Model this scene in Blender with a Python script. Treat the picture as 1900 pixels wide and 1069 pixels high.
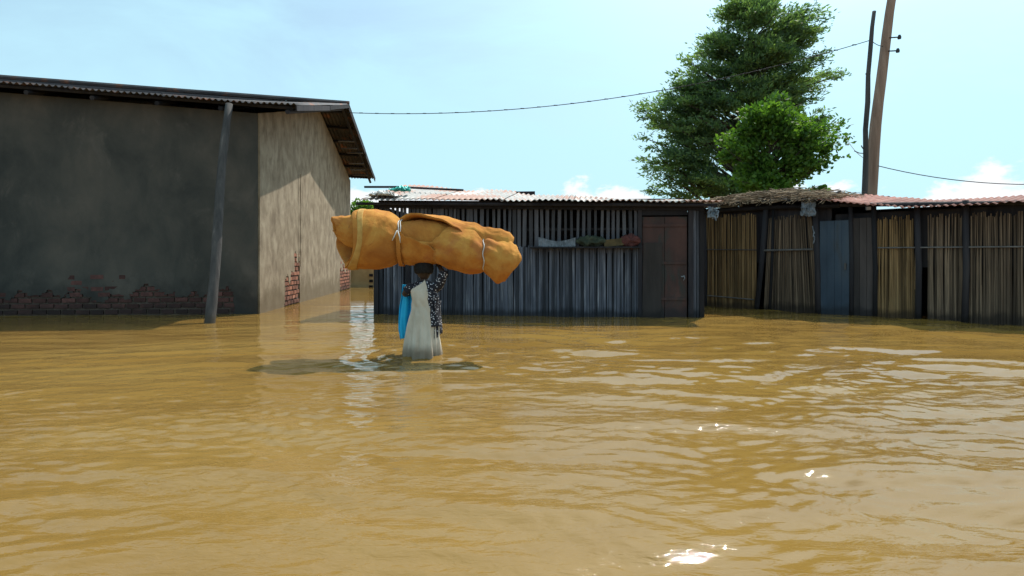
import bpy, math, random
import numpy as np
from mathutils import Vector, Matrix, noise as mnoise

random.seed(7)
rng = np.random.default_rng(11)
scene = bpy.context.scene
COL = scene.collection
for o in list(bpy.data.objects):
    bpy.data.objects.remove(o, do_unlink=True)

# ------------------------------------------------------------------ camera
F, CX, HY, CH = 1100.0, 950.0, 480.0, 1.10       # focal length in photo pixels, horizon row, eye height above water
cam_d = bpy.data.cameras.new('camera')
cam_d.sensor_width = 36.0
cam_d.lens = 36.0 * F / 1900.0
cam_d.shift_y = -(534.5 - HY) / 1900.0
cam_d.clip_start = 0.05
cam_d.clip_end = 5000
cam = bpy.data.objects.new('camera', cam_d)
cam.location = (0, 0, CH)
cam.rotation_euler = (math.radians(90), 0, 0)
COL.objects.link(cam)
scene.camera = cam

# ------------------------------------------------------------------ sky and sun
SUN_EL, SUN_AZ = math.radians(57), math.radians(35)   # azimuth measured from +Y towards +X
world = bpy.data.worlds.new('World')
scene.world = world
world.use_nodes = True
wn, wl = world.node_tree.nodes, world.node_tree.links
wn.clear()
w_out = wn.new('ShaderNodeOutputWorld')
w_bg = wn.new('ShaderNodeBackground')
w_bg.inputs['Strength'].default_value = 0.15
sky = wn.new('ShaderNodeTexSky')
sky.sky_type = 'NISHITA'
sky.sun_disc = False
sky.sun_elevation = SUN_EL
sky.sun_rotation = SUN_AZ
sky.air_density = 1.0
sky.dust_density = 1.8
sky.ozone_density = 1.4
tcw = wn.new('ShaderNodeTexCoord')
sepw = wn.new('ShaderNodeSeparateXYZ')
wl.new(tcw.outputs['Generated'], sepw.inputs[0])

def wmath(op, a, b=None, c=None):
    n = wn.new('ShaderNodeMath'); n.operation = op
    for i, v in enumerate((a, b, c)):
        if v is None: continue
        if isinstance(v, (int, float)): n.inputs[i].default_value = v
        else: wl.new(v, n.inputs[i])
    return n.outputs[0]

def wramp(src, p0, p1, c0=0.0, c1=1.0):
    n = wn.new('ShaderNodeMapRange'); n.interpolation_type = 'SMOOTHSTEP'
    wl.new(src, n.inputs[0])
    n.inputs[1].default_value = p0; n.inputs[2].default_value = p1
    n.inputs[3].default_value = c0; n.inputs[4].default_value = c1
    return n.outputs[0]

def wnoise(scale_vec, scale, detail, rough=0.55, dist=0.0):
    m = wn.new('ShaderNodeMapping'); m.inputs['Scale'].default_value = scale_vec
    wl.new(tcw.outputs['Generated'], m.inputs[0])
    n = wn.new('ShaderNodeTexNoise')
    n.inputs['Scale'].default_value = scale; n.inputs['Detail'].default_value = detail
    n.inputs['Roughness'].default_value = rough; n.inputs['Distortion'].default_value = dist
    wl.new(m.outputs[0], n.inputs[0])
    return n.outputs[0]

# thin high veil, low cumulus bank near the horizon
veil = wramp(wnoise((1.0, 1.0, 3.2), 1.7, 6, 0.6, 0.6), 0.32, 0.72, 0.48, 0.90)
cum_n = wnoise((1.0, 1.0, 1.9), 6.0, 7, 0.58, 0.15)
cum_h = wramp(sepw.outputs['Z'], 0.05, 0.21, 0.13, -0.13)
cum = wramp(wmath('ADD', cum_n, cum_h), 0.555, 0.63)
veil_low = wramp(sepw.outputs['Z'], 0.0, 0.40, 0.35, 0.0)
veil_t = wmath('MINIMUM', wmath('ADD', veil, veil_low), 0.9)
mixv = wn.new('ShaderNodeMixRGB'); mixv.inputs[2].default_value = (3.8, 6.1, 7.0, 1)
wl.new(veil_t, mixv.inputs[0]); wl.new(sky.outputs[0], mixv.inputs[1])
mixc = wn.new('ShaderNodeMixRGB'); mixc.inputs[2].default_value = (6.6, 6.8, 7.0, 1)
wl.new(cum, mixc.inputs[0]); wl.new(mixv.outputs[0], mixc.inputs[1])
# bright hazy aureole around the sun, just above the frame
dotn = wn.new('ShaderNodeVectorMath'); dotn.operation = 'DOT_PRODUCT'
wl.new(tcw.outputs['Generated'], dotn.inputs[0])
dotn.inputs[1].default_value = (math.sin(SUN_AZ) * math.cos(SUN_EL), math.cos(SUN_AZ) * math.cos(SUN_EL), math.sin(SUN_EL))
aur = wmath('ADD', 1.0, wmath('MULTIPLY', 1.8, wmath('POWER', wmath('MAXIMUM', dotn.outputs['Value'], 0.0), 8.0)))
scl = wn.new('ShaderNodeVectorMath'); scl.operation = 'SCALE'
wl.new(mixc.outputs[0], scl.inputs[0]); wl.new(aur, scl.inputs['Scale'])
wl.new(scl.outputs[0], w_bg.inputs['Color'])
wl.new(w_bg.outputs[0], w_out.inputs[0])

sun_d = bpy.data.lights.new('sun', 'SUN')
sun_d.energy = 5.0
sun_d.angle = math.radians(0.55)
sun_d.color = (1.0, 0.95, 0.86)
sun = bpy.data.objects.new('sun', sun_d)
SV = Vector((math.sin(SUN_AZ) * math.cos(SUN_EL), math.cos(SUN_AZ) * math.cos(SUN_EL), math.sin(SUN_EL)))
sun.rotation_euler = SV.to_track_quat('Z', 'Y').to_euler()
sun.location = (8, 12, 20)
COL.objects.link(sun)

scene.view_settings.view_transform = 'Standard'
scene.view_settings.look = 'None'
scene.view_settings.exposure = 0.02
scene.view_settings.gamma = 1.0
scene.render.engine = 'CYCLES'
scene.render.resolution_x, scene.render.resolution_y = 1024, 576

# ------------------------------------------------------------------ helpers
def P(px, py, Y):
    return Vector(((px - CX) / F * Y, Y, CH + (HY - py) / F * Y))

class MB:
    """collects shapes; build() links them as ONE mesh object"""
    def __init__(s): s.v, s.f, s.r = [], [], []
    def add(s, vs, fs, rnd=None):
        b = len(s.v); s.v.extend([tuple(p) for p in vs])
        if rnd is None: rnd = random.random()
        for f in fs:
            s.f.append(tuple(i + b for i in f)); s.r.append(rnd)
    def box(s, c, size, ux=(1, 0, 0), uy=(0, 1, 0), uz=(0, 0, 1), rnd=None):
        c, ux, uy, uz = Vector(c), Vector(ux), Vector(uy), Vector(uz)
        hx, hy, hz = size[0] / 2, size[1] / 2, size[2] / 2
        vs = [c + ux * (a * hx) + uy * (b * hy) + uz * (d * hz) for d in (-1, 1) for b in (-1, 1) for a in (-1, 1)]
        s.add(vs, [(0, 2, 3, 1), (4, 5, 7, 6), (0, 1, 5, 4), (2, 6, 7, 3), (0, 4, 6, 2), (1, 3, 7, 5)], rnd)
    def tube(s, pts, rad, n=6, rnd=None, cap=True, jitter=0.0):
        pts = [Vector(p) for p in pts]
        if not isinstance(rad, (list, tuple)): rad = [rad] * len(pts)
        rings = []; ref = None
        for i, p in enumerate(pts):
            t = (pts[min(i + 1, len(pts) - 1)] - pts[max(i - 1, 0)])
            t = t.normalized() if t.length > 1e-9 else Vector((0, 0, 1))
            if ref is None:
                ref = Vector((0, 1, 0)) if abs(t.y) < 0.9 else Vector((1, 0, 0))
            a = (ref - t * ref.dot(t)).normalized(); ref = a; b = t.cross(a)
            ring = []
            for k in range(n):
                an = 2 * math.pi * k / n; r = rad[i] * (1 + random.uniform(-jitter, jitter))
                ring.append(p + (a * math.cos(an) + b * math.sin(an)) * r)
            rings.append(ring)
        vs = [q for r in rings for q in r]; fs = []
        for i in range(len(pts) - 1):
            for k in range(n):
                k2 = (k + 1) % n
                fs.append((i * n + k, i * n + k2, (i + 1) * n + k2, (i + 1) * n + k))
        if cap:
            fs.append(tuple(reversed(range(n)))); fs.append(tuple((len(pts) - 1) * n + k for k in range(n)))
        s.add(vs, fs, rnd)
    def build(s, name, m, parent=None, smooth=False):
        me = bpy.data.meshes.new(name)
        me.from_pydata(s.v, [], s.f)
        at = me.attributes.new('rnd', 'FLOAT', 'FACE')
        at.data.foreach_set('value', np.array(s.r, dtype=np.float32))
        if smooth: me.polygons.foreach_set('use_smooth', [True] * len(me.polygons))
        me.update()
        return link(name, me, m, parent)

class Each:
    """every shape becomes a part of its own"""
    def __init__(s, name, m, parent, smooth=False): s.a = (name, m, parent, smooth)
    def _go(s, f, *a, **k):
        mb = MB(); getattr(mb, f)(*a, **k); n, m, p, sm = s.a; return mb.build(n, m, p, smooth=sm)
    def box(s, *a, **k): return s._go('box', *a, **k)
    def tube(s, *a, **k): return s._go('tube', *a, **k)

def link(name, me, m, parent=None):
    if m is not None: me.materials.append(m)
    o = bpy.data.objects.new(name, me); COL.objects.link(o)
    if parent is not None:
        o.parent = parent
        pm = parent.matrix_basis.copy(); q = parent.parent
        while q is not None:
            pm = q.matrix_basis @ pm; q = q.parent
        # geometry is written in world space: undo the parents' offset
        o.matrix_parent_inverse = Matrix.Identity(4)
        me.transform(pm.inverted())
    return o

def grid_mesh(name, V, m, parent=None, smooth=True, rnd=None, close_u=False):
    """V: (nu, nv, 3) array"""
    nu, nv = V.shape[:2]
    idx = np.arange(nu * nv).reshape(nu, nv)
    if close_u: idx = np.concatenate([idx, idx[:1]], 0)
    a, b, c, d = idx[:-1, :-1], idx[1:, :-1], idx[1:, 1:], idx[:-1, 1:]
    Fq = np.stack([a, b, c, d], -1).reshape(-1, 4)
    return quad_mesh(name, V.reshape(-1, 3), Fq, m, parent, smooth, rnd)

def quad_mesh(name, V, Fq, m, parent=None, smooth=False, rnd=None):
    me = bpy.data.meshes.new(name)
    me.vertices.add(len(V)); me.vertices.foreach_set('co', np.ascontiguousarray(V, dtype=np.float32).ravel())
    n = len(Fq)
    me.loops.add(n * 4); me.loops.foreach_set('vertex_index', np.ascontiguousarray(Fq, dtype=np.int32).ravel())
    me.polygons.add(n)
    me.polygons.foreach_set('loop_start', np.arange(0, n * 4, 4, dtype=np.int32))
    me.update(calc_edges=True)
    if smooth: me.polygons.foreach_set('use_smooth', np.ones(n, dtype=bool))
    if rnd is not None:
        at = me.attributes.new('rnd', 'FLOAT', 'FACE'); at.data.foreach_set('value', np.asarray(rnd, dtype=np.float32))
    me.validate(); me.update()
    return link(name, me, m, parent)

def tag(o, label=None, cat=None, group=None, kind=None):
    if label: o['label'] = label
    if cat: o['category'] = cat
    if group: o['group'] = group
    if kind: o['kind'] = kind
    return o

def thing(name, label, cat, loc=(0, 0, 0), group=None):
    o = bpy.data.objects.new(name, None); COL.objects.link(o)
    o.location = loc; o.empty_display_size = 0.2
    o.matrix_basis = Matrix.Translation(Vector(loc))
    return tag(o, label, cat, group)

# ------------------------------------------------------------------ materials
def nodes_of(name):
    m = bpy.data.materials.new(name); m.use_nodes = True
    nt = m.node_tree; bs = nt.nodes['Principled BSDF']
    return m, nt, bs

def N(nt, kind, **kw):
    n = nt.nodes.new(kind)
    for k, v in kw.items():
        if k in n.inputs: n.inputs[k].default_value = v
        else: setattr(n, k, v)
    return n

def coord(nt, scale=(1, 1, 1)):
    tc = nt.nodes.new('ShaderNodeTexCoord'); mp = nt.nodes.new('ShaderNodeMapping')
    mp.inputs['Scale'].default_value = scale
    nt.links.new(tc.outputs['Object'], mp.inputs[0])
    return mp.outputs[0]

def ramp(nt, src, stops):
    r = nt.nodes.new('ShaderNodeValToRGB'); e = r.color_ramp.elements
    while len(e) < len(stops): e.new(0.5)
    for el, (p, c) in zip(e, stops):
        el.position = p; el.color = (*c, 1) if len(c) == 3 else c
    nt.links.new(src, r.inputs[0])
    return r.outputs[0]

def mixc_(nt, fac, a, b, mode='MIX'):
    n = nt.nodes.new('ShaderNodeMixRGB'); n.blend_type = mode
    for i, v in ((0, fac), (1, a), (2, b)):
        if isinstance(v, (int, float)): n.inputs[i].default_value = v
        elif isinstance(v, tuple): n.inputs[i].default_value = (*v, 1) if len(v) == 3 else v
        else: nt.links.new(v, n.inputs[i])
    return n.outputs[0]

def mathn(nt, op, a, b=None):
    n = nt.nodes.new('ShaderNodeMath'); n.operation = op
    for i, v in enumerate((a, b)):
        if v is None: continue
        if isinstance(v, (int, float)): n.inputs[i].default_value = v
        else: nt.links.new(v, n.inputs[i])
    return n.outputs[0]

def maprange(nt, src, a, b, c=0.0, d=1.0):
    n = nt.nodes.new('ShaderNodeMapRange'); n.interpolation_type = 'SMOOTHSTEP'
    nt.links.new(src, n.inputs[0])
    for i, v in zip((1, 2, 3, 4), (a, b, c, d)): n.inputs[i].default_value = v
    return n.outputs[0]

def noise_(nt, vec, scale, detail=5, rough=0.55, dist=0.0):
    n = nt.nodes.new('ShaderNodeTexNoise')
    n.inputs['Scale'].default_value = scale; n.inputs['Detail'].default_value = detail
    n.inputs['Roughness'].default_value = rough; n.inputs['Distortion'].default_value = dist
    nt.links.new(vec, n.inputs['Vector'])
    return n.outputs[0]

def bump_(nt, bs, h, strength, dist=0.02, prev=None):
    b = nt.nodes.new('ShaderNodeBump'); b.inputs['Strength'].default_value = strength; b.inputs['Distance'].default_value = dist
    nt.links.new(h, b.inputs['Height'])
    if prev is not None: nt.links.new(prev, b.inputs['Normal'])
    nt.links.new(b.outputs[0], bs.inputs['Normal'])
    return b.outputs[0]

def world_z(nt):
    g = nt.nodes.new('ShaderNodeNewGeometry'); s = nt.nodes.new('ShaderNodeSeparateXYZ')
    nt.links.new(g.outputs['Position'], s.inputs[0])
    return s.outputs[2], g.outputs['Position']

def generic(name, stops, rough=0.85, scale=4.0, stretch=(1, 1, 1), detail=6, bump=0.3, bdist=0.01, rnd=0.0,
            wet=None, wet_col=(0.05, 0.04, 0.025), spots=None, metal=0.0, spec=0.3, fine=60):
    m, nt, bs = nodes_of(name)
    v = coord(nt, stretch)
    n1 = noise_(nt, v, scale, detail, 0.6, 0.3)
    c = ramp(nt, n1, stops)
    if rnd > 0:
        a = nt.nodes.new('ShaderNodeAttribute'); a.attribute_name = 'rnd'
        g = maprange(nt, a.outputs['Fac'], 0, 1, 1 - rnd, 1 + rnd)
        mul = nt.nodes.new('ShaderNodeVectorMath'); mul.operation = 'SCALE'
        nt.links.new(c, mul.inputs[0]); nt.links.new(g, mul.inputs['Scale'])
        c = mul.outputs[0]
    if spots:
        sc, lo, hi, col = spots
        n2 = noise_(nt, v, sc, 6, 0.65, 0.5)
        c = mixc_(nt, maprange(nt, n2, lo, hi), c, col)
    if wet is not None:
        z, pos = world_z(nt)
        nz = noise_(nt, pos, 2.3, 5, 0.6)
        zz = mathn(nt, 'ADD', z, mathn(nt, 'MULTIPLY', mathn(nt, 'SUBTRACT', nz, 0.5), wet * 2.2))
        c = mixc_(nt, maprange(nt, zz, wet * 0.3, wet * 1.3, 0.75, 0.0), c, wet_col)
    nt.links.new(c, bs.inputs['Base Color'])
    bs.inputs['Roughness'].default_value = rough
    bs.inputs['Metallic'].default_value = metal
    bs.inputs['Specular IOR Level'].default_value = spec
    b1 = bump_(nt, bs, n1, bump, bdist)
    if fine:
        bump_(nt, bs, noise_(nt, v, fine, 3, 0.6), bump * 0.6, bdist * 0.4, b1)
    return m

M = {}
M['plaster_shade'] = generic('cement_plaster_shade', [(0.28, (0.036, 0.037, 0.034)), (0.5, (0.068, 0.063, 0.054)), (0.75, (0.112, 0.094, 0.076))],
    0.95, 1.1, (1, 1, 0.7), bump=0.35, bdist=0.02, wet=0.62, wet_col=(0.026, 0.024, 0.022), spots=(2.2, 0.52, 0.78, (0.11, 0.095, 0.08)))  # gable plaster darkened: shade of the front wall put into the colour
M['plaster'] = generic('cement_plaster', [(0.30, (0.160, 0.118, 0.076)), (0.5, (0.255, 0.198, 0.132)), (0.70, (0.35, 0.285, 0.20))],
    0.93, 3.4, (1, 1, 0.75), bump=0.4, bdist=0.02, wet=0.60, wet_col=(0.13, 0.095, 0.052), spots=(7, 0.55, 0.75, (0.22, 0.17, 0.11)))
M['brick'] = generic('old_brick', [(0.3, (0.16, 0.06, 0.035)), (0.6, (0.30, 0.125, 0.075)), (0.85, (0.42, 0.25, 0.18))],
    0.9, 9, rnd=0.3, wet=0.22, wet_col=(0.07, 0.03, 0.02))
M['brick_shade'] = generic('old_brick_shade', [(0.3, (0.055, 0.025, 0.022)), (0.6, (0.10, 0.042, 0.035)), (0.85, (0.13, 0.075, 0.06))],
    0.9, 9, rnd=0.35, wet=0.25, wet_col=(0.02, 0.015, 0.014))  # same brick darkened, with the shade of the front wall in its colour
M['mortar'] = generic('dark_mortar', [(0.3, (0.06, 0.045, 0.035)), (0.7, (0.12, 0.095, 0.075))], 0.95, 12)
M['iron_old'] = generic('weathered_iron', [(0.3, (0.032, 0.030, 0.034)), (0.6, (0.068, 0.060, 0.060)), (0.85, (0.13, 0.08, 0.06))],
    0.75, 1.6, (1, 1, 1), rnd=0.35, spots=(2.4, 0.52, 0.66, (0.19, 0.075, 0.04)), metal=0.0, bump=0.15)
M['iron_pale'] = generic('galvanised_iron', [(0.25, (0.26, 0.235, 0.21)), (0.5, (0.42, 0.39, 0.355)), (0.85, (0.60, 0.55, 0.50))],
    0.55, 2.0, rnd=0.30, spots=(1.1, 0.47, 0.56, (0.33, 0.16, 0.105)), bump=0.15)
M['iron_rust'] = generic('rusty_iron', [(0.25, (0.14, 0.045, 0.03)), (0.5, (0.30, 0.105, 0.07)), (0.85, (0.45, 0.25, 0.19))],
    0.7, 2.2, rnd=0.30, bump=0.15, spots=(4, 0.62, 0.72, (0.5, 0.42, 0.36)))
M['wood_dark'] = generic('dark_wood', [(0.3, (0.012, 0.011, 0.015)), (0.6, (0.030, 0.026, 0.028)), (0.85, (0.06, 0.05, 0.046))],
    0.85, 6, (1, 1, 0.12), rnd=0.4, bump=0.4, wet=0.1, wet_col=(0.012, 0.011, 0.01))
M['wood_grey'] = generic('grey_wood', [(0.25, (0.06, 0.055, 0.055)), (0.6, (0.13, 0.118, 0.11)), (0.85, (0.24, 0.21, 0.18))],
    0.85, 6, (1, 1, 0.12), rnd=0.35, bump=0.5)
M['slat'] = generic('shade_tinted_slats', [(0.25, (0.035, 0.038, 0.050)), (0.55, (0.082, 0.086, 0.105)), (0.80, (0.24, 0.24, 0.26))],
    0.8, 5, (3, 3, 0.25), rnd=0.62, bump=0.5, wet=0.14, wet_col=(0.012, 0.014, 0.018))  # navy cast of the shade is mixed into the slat colour
M['slat_high'] = generic('grey_screen_slats', [(0.25, (0.035, 0.035, 0.042)), (0.6, (0.085, 0.083, 0.092)), (0.85, (0.14, 0.135, 0.135))],
    0.85, 5, (3, 3, 0.25), rnd=0.35, bump=0.5)
M['reed'] = generic('dry_reed', [(0.2, (0.10, 0.058, 0.026)), (0.55, (0.22, 0.135, 0.060)), (0.85, (0.36, 0.24, 0.12))],
    0.8, 5, (3, 3, 0.25), rnd=0.55, bump=0.4, wet=0.16, wet_col=(0.03, 0.02, 0.012))
M['reed_grey'] = generic('greyed_reed', [(0.2, (0.065, 0.044, 0.030)), (0.55, (0.145, 0.10, 0.066)), (0.85, (0.26, 0.18, 0.115))],
    0.8, 5, (3, 3, 0.25), rnd=0.55, bump=0.4, wet=0.16, wet_col=(0.02, 0.015, 0.012))
M['thatch'] = generic('thatch_sticks', [(0.2, (0.10, 0.062, 0.036)), (0.55, (0.22, 0.15, 0.09)), (0.85, (0.42, 0.33, 0.22))], 0.85, 6, rnd=0.55)
M['door_red'] = generic('rusty_red_door', [(0.25, (0.032, 0.020, 0.018)), (0.55, (0.072, 0.034, 0.028)), (0.85, (0.11, 0.058, 0.045))],
    0.7, 2.2, (1, 1, 0.5), spots=(2.6, 0.44, 0.60, (0.035, 0.034, 0.030)), wet=0.2, wet_col=(0.02, 0.016, 0.018))
M['door_blue'] = generic('blue_tin_door', [(0.25, (0.022, 0.034, 0.052)), (0.55, (0.042, 0.064, 0.092)), (0.85, (0.08, 0.10, 0.12))],
    0.55, 2.0, (1, 1, 0.4), spots=(1.6, 0.52, 0.7, (0.045, 0.045, 0.045)), wet=0.2, wet_col=(0.012, 0.016, 0.022))
M['board_brown'] = generic('brown_boards', [(0.25, (0.035, 0.028, 0.026)), (0.6, (0.07, 0.055, 0.05)), (0.85, (0.11, 0.085, 0.07))],
    0.8, 4, (1, 1, 0.2), rnd=0.35, wet=0.15, wet_col=(0.012, 0.01, 0.01))
M['pole'] = generic('eucalyptus_pole', [(0.25, (0.16, 0.095, 0.065)), (0.6, (0.29, 0.19, 0.14)), (0.85, (0.40, 0.29, 0.22))],
    0.85, 5, (2, 2, 0.15), bump=0.4)
M['pole_grey'] = generic('grey_bark_pole', [(0.25, (0.032, 0.030, 0.030)), (0.6, (0.075, 0.068, 0.064)), (0.85, (0.19, 0.165, 0.145))],
    0.85, 5, (2, 2, 0.2), bump=0.6, wet=0.15)
M['bark'] = generic('bark', [(0.3, (0.035, 0.027, 0.02)), (0.7, (0.10, 0.078, 0.058))], 0.9, 6, (2, 2, 0.4), bump=0.7, bdist=0.03)
M['wire'] = generic('black_wire', [(0.3, (0.02, 0.02, 0.02)), (0.7, (0.04, 0.04, 0.04))], 0.6, 5, bump=0)
M['foam'] = None
M['white_bits'] = generic('dusty_white_plastic', [(0.3, (0.45, 0.42, 0.38)), (0.7, (0.72, 0.70, 0.66))], 0.6, 10)
M['rag_grey'] = generic('grey_rag', [(0.3, (0.08, 0.09, 0.10)), (0.7, (0.26, 0.28, 0.31))], 0.9, 10)
M['turquoise'] = generic('turquoise_plastic', [(0.3, (0.02, 0.42, 0.36)), (0.7, (0.10, 0.72, 0.62))], 0.4, 14, spec=0.5)
M['green_cloth'] = generic('faded_green_cloth', [(0.3, (0.02, 0.028, 0.018)), (0.7, (0.06, 0.07, 0.045))], 0.9, 8)
M['red_cloth'] = generic('faded_red_cloth', [(0.3, (0.045, 0.016, 0.015)), (0.7, (0.13, 0.042, 0.036))], 0.9, 8)
M['yellow_board'] = generic('yellowed_board', [(0.3, (0.05, 0.035, 0.014)), (0.7, (0.12, 0.085, 0.035))], 0.8, 8)
M['blue_cloth'] = generic('bright_blue_cloth', [(0.3, (0.01, 0.36, 0.66)), (0.7, (0.02, 0.46, 0.78))], 0.75, 6, bump=0.1)
M['skin'] = generic('dark_skin', [(0.3, (0.028, 0.016, 0.011)), (0.7, (0.055, 0.032, 0.022))], 0.5, 12, bump=0.05, spec=0.4)
M['hair'] = generic('black_hair', [(0.3, (0.006, 0.006, 0.006)), (0.7, (0.02, 0.018, 0.017))], 0.9, 60, bump=0.8)
M['wall_tan'] = generic('tan_render', [(0.3, (0.36, 0.25, 0.12)), (0.7, (0.55, 0.41, 0.22))], 0.9, 2)
M['lit_cream'] = generic('sunlit_edge_tone', [(0.3, (0.52, 0.48, 0.40)), (0.7, (0.68, 0.64, 0.56))], 0.9, 3)
M['mud'] = generic('mud', [(0.3, (0.12, 0.08, 0.04)), (0.7, (0.2, 0.14, 0.07))], 0.95, 1)

def foam_mat():
    m, nt, bs = nodes_of('yellow_foam')
    v = coord(nt)
    n1 = noise_(nt, v, 3.2, 7, 0.62, 0.6)
    c = ramp(nt, n1, [(0.25, (0.31, 0.105, 0.024)), (0.5, (0.47, 0.190, 0.038)), (0.8, (0.63, 0.335, 0.075))])
    n2 = noise_(nt, v, 9, 6, 0.7, 0.8)
    c = mixc_(nt, maprange(nt, n2, 0.60, 0.75), c, (0.25, 0.085, 0.030))
    n3 = noise_(nt, v, 2.1, 4, 0.6, 0.2)
    c = mixc_(nt, maprange(nt, n3, 0.55, 0.68, 0, 0.55), c, (0.38, 0.115, 0.045))
    vo = nt.nodes.new('ShaderNodeTexVoronoi'); vo.inputs['Scale'].default_value = 38
    nt.links.new(v, vo.inputs['Vector'])
    pit = mathn(nt, 'MULTIPLY', maprange(nt, vo.outputs['Distance'], 0.02, 0.22, 1, 0), maprange(nt, n2, 0.54, 0.62))
    c = mixc_(nt, mathn(nt, 'MULTIPLY', pit, 0.7), c, (0.16, 0.06, 0.02))
    nt.links.new(c, bs.inputs['Base Color'])
    bs.inputs['Roughness'].default_value = 0.95
    bs.inputs['Specular IOR Level'].default_value = 0.15
    bs.inputs['Subsurface Weight'].default_value = 0.0
    bs.inputs['Subsurface Radius'].default_value = (0.03, 0.015, 0.006)
    b1 = bump_(nt, bs, n2, 0.5, 0.02)
    b2 = bump_(nt, bs, pit, -0.8, 0.014, b1)
    bump_(nt, bs, noise_(nt, v, 140, 2), 0.35, 0.004, b2)
    return m
M['foam'] = foam_mat()
M['foam_pale'] = generic('pale_foam_edge', [(0.3, (0.38, 0.19, 0.045)), (0.7, (0.58, 0.35, 0.10))], 0.95, 9, bump=.3)

def leaf_mat(name, a, b, c, trans=0.25):
    m, nt, bs = nodes_of(name)
    at = nt.nodes.new('ShaderNodeAttribute'); at.attribute_name = 'rnd'
    col = ramp(nt, at.outputs['Fac'], [(0.0, a), (0.55, b), (1.0, c)])
    nt.links.new(col, bs.inputs['Base Color'])
    bs.inputs['Roughness'].default_value = 0.55
    bs.inputs['Specular IOR Level'].default_value = 0.25
    tr = nt.nodes.new('ShaderNodeBsdfTranslucent')
    tc = nt.nodes.new('ShaderNodeVectorMath'); tc.operation = 'MULTIPLY'
    tc.inputs[1].default_value = (1.7, 1.9, 0.8)
    nt.links.new(col, tc.inputs[0]); nt.links.new(tc.outputs[0], tr.inputs['Color'])
    mx = nt.nodes.new('ShaderNodeMixShader'); mx.inputs[0].default_value = trans
    nt.links.new(bs.outputs[0], mx.inputs[1]); nt.links.new(tr.outputs[0], mx.inputs[2])
    nt.links.new(mx.outputs[0], nt.nodes['Material Output'].inputs['Surface'])
    return m
M['leaf_dark'] = leaf_mat('dark_feathery_leaves', (0.050, 0.090, 0.060), (0.10, 0.16, 0.075), (0.20, 0.27, 0.10), 0.48)
M['leaf_bright'] = leaf_mat('bright_green_leaves', (0.035, 0.085, 0.016), (0.07, 0.14, 0.022), (0.13, 0.22, 0.035), 0.4)

def water_mat():
    m, nt, bs = nodes_of('muddy_flood_water')
    z, pos = world_z(nt)
    mp = nt.nodes.new('ShaderNodeMapping'); mp.inputs['Scale'].default_value = (0.35, 1.0, 1.0)
    nt.links.new(pos, mp.inputs[0])
    n1 = noise_(nt, mp.outputs[0], 0.55, 5, 0.6, 0.6)
    c = ramp(nt, n1, [(0.3, (0.168, 0.093, 0.022)), (0.5, (0.205, 0.117, 0.028)), (0.72, (0.240, 0.145, 0.038))])
    nt.links.new(c, bs.inputs['Base Color'])
    bs.inputs['Roughness'].default_value = 0.022
    bs.inputs['IOR'].default_value = 1.333
    mp2 = nt.nodes.new('ShaderNodeMapping'); mp2.inputs['Scale'].default_value = (0.42, 1.0, 1.0)
    nt.links.new(pos, mp2.inputs[0])
    gust = maprange(nt, noise_(nt, mp2.outputs[0], 0.7, 3, 0.5, 0.4), 0.35, 0.68, 0.25, 1.0)
    sy0 = nt.nodes.new('ShaderNodeSeparateXYZ'); nt.links.new(pos, sy0.inputs[0])
    gust0 = mathn(nt, 'MULTIPLY', gust, maprange(nt, sy0.outputs[1], 7.0, 13.0, 1.0, 0.25))
    h1 = mathn(nt, 'MULTIPLY', noise_(nt, mp2.outputs[0], 5.0, 4, 0.5, 0.5), gust0)
    b1 = bump_(nt, bs, h1, 0.55, 0.035)
    sy = nt.nodes.new('ShaderNodeSeparateXYZ'); nt.links.new(pos, sy.inputs[0])
    gust = mathn(nt, 'MULTIPLY', gust, maprange(nt, sy.outputs[1], 3.2, 6.5, 1.0, 0.12))
    h2 = mathn(nt, 'MULTIPLY', noise_(nt, mp2.outputs[0], 17.0, 3, 0.5, 0.6), gust)
    b2 = bump_(nt, bs, h2, 0.7, 0.016, b1)
    h3 = mathn(nt, 'MULTIPLY', noise_(nt, mp2.outputs[0], 48.0, 3, 0.6, 0.8), gust)
    bump_(nt, bs, h3, 0.6, 0.004, b2)
    return m
M['water'] = water_mat()

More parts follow.
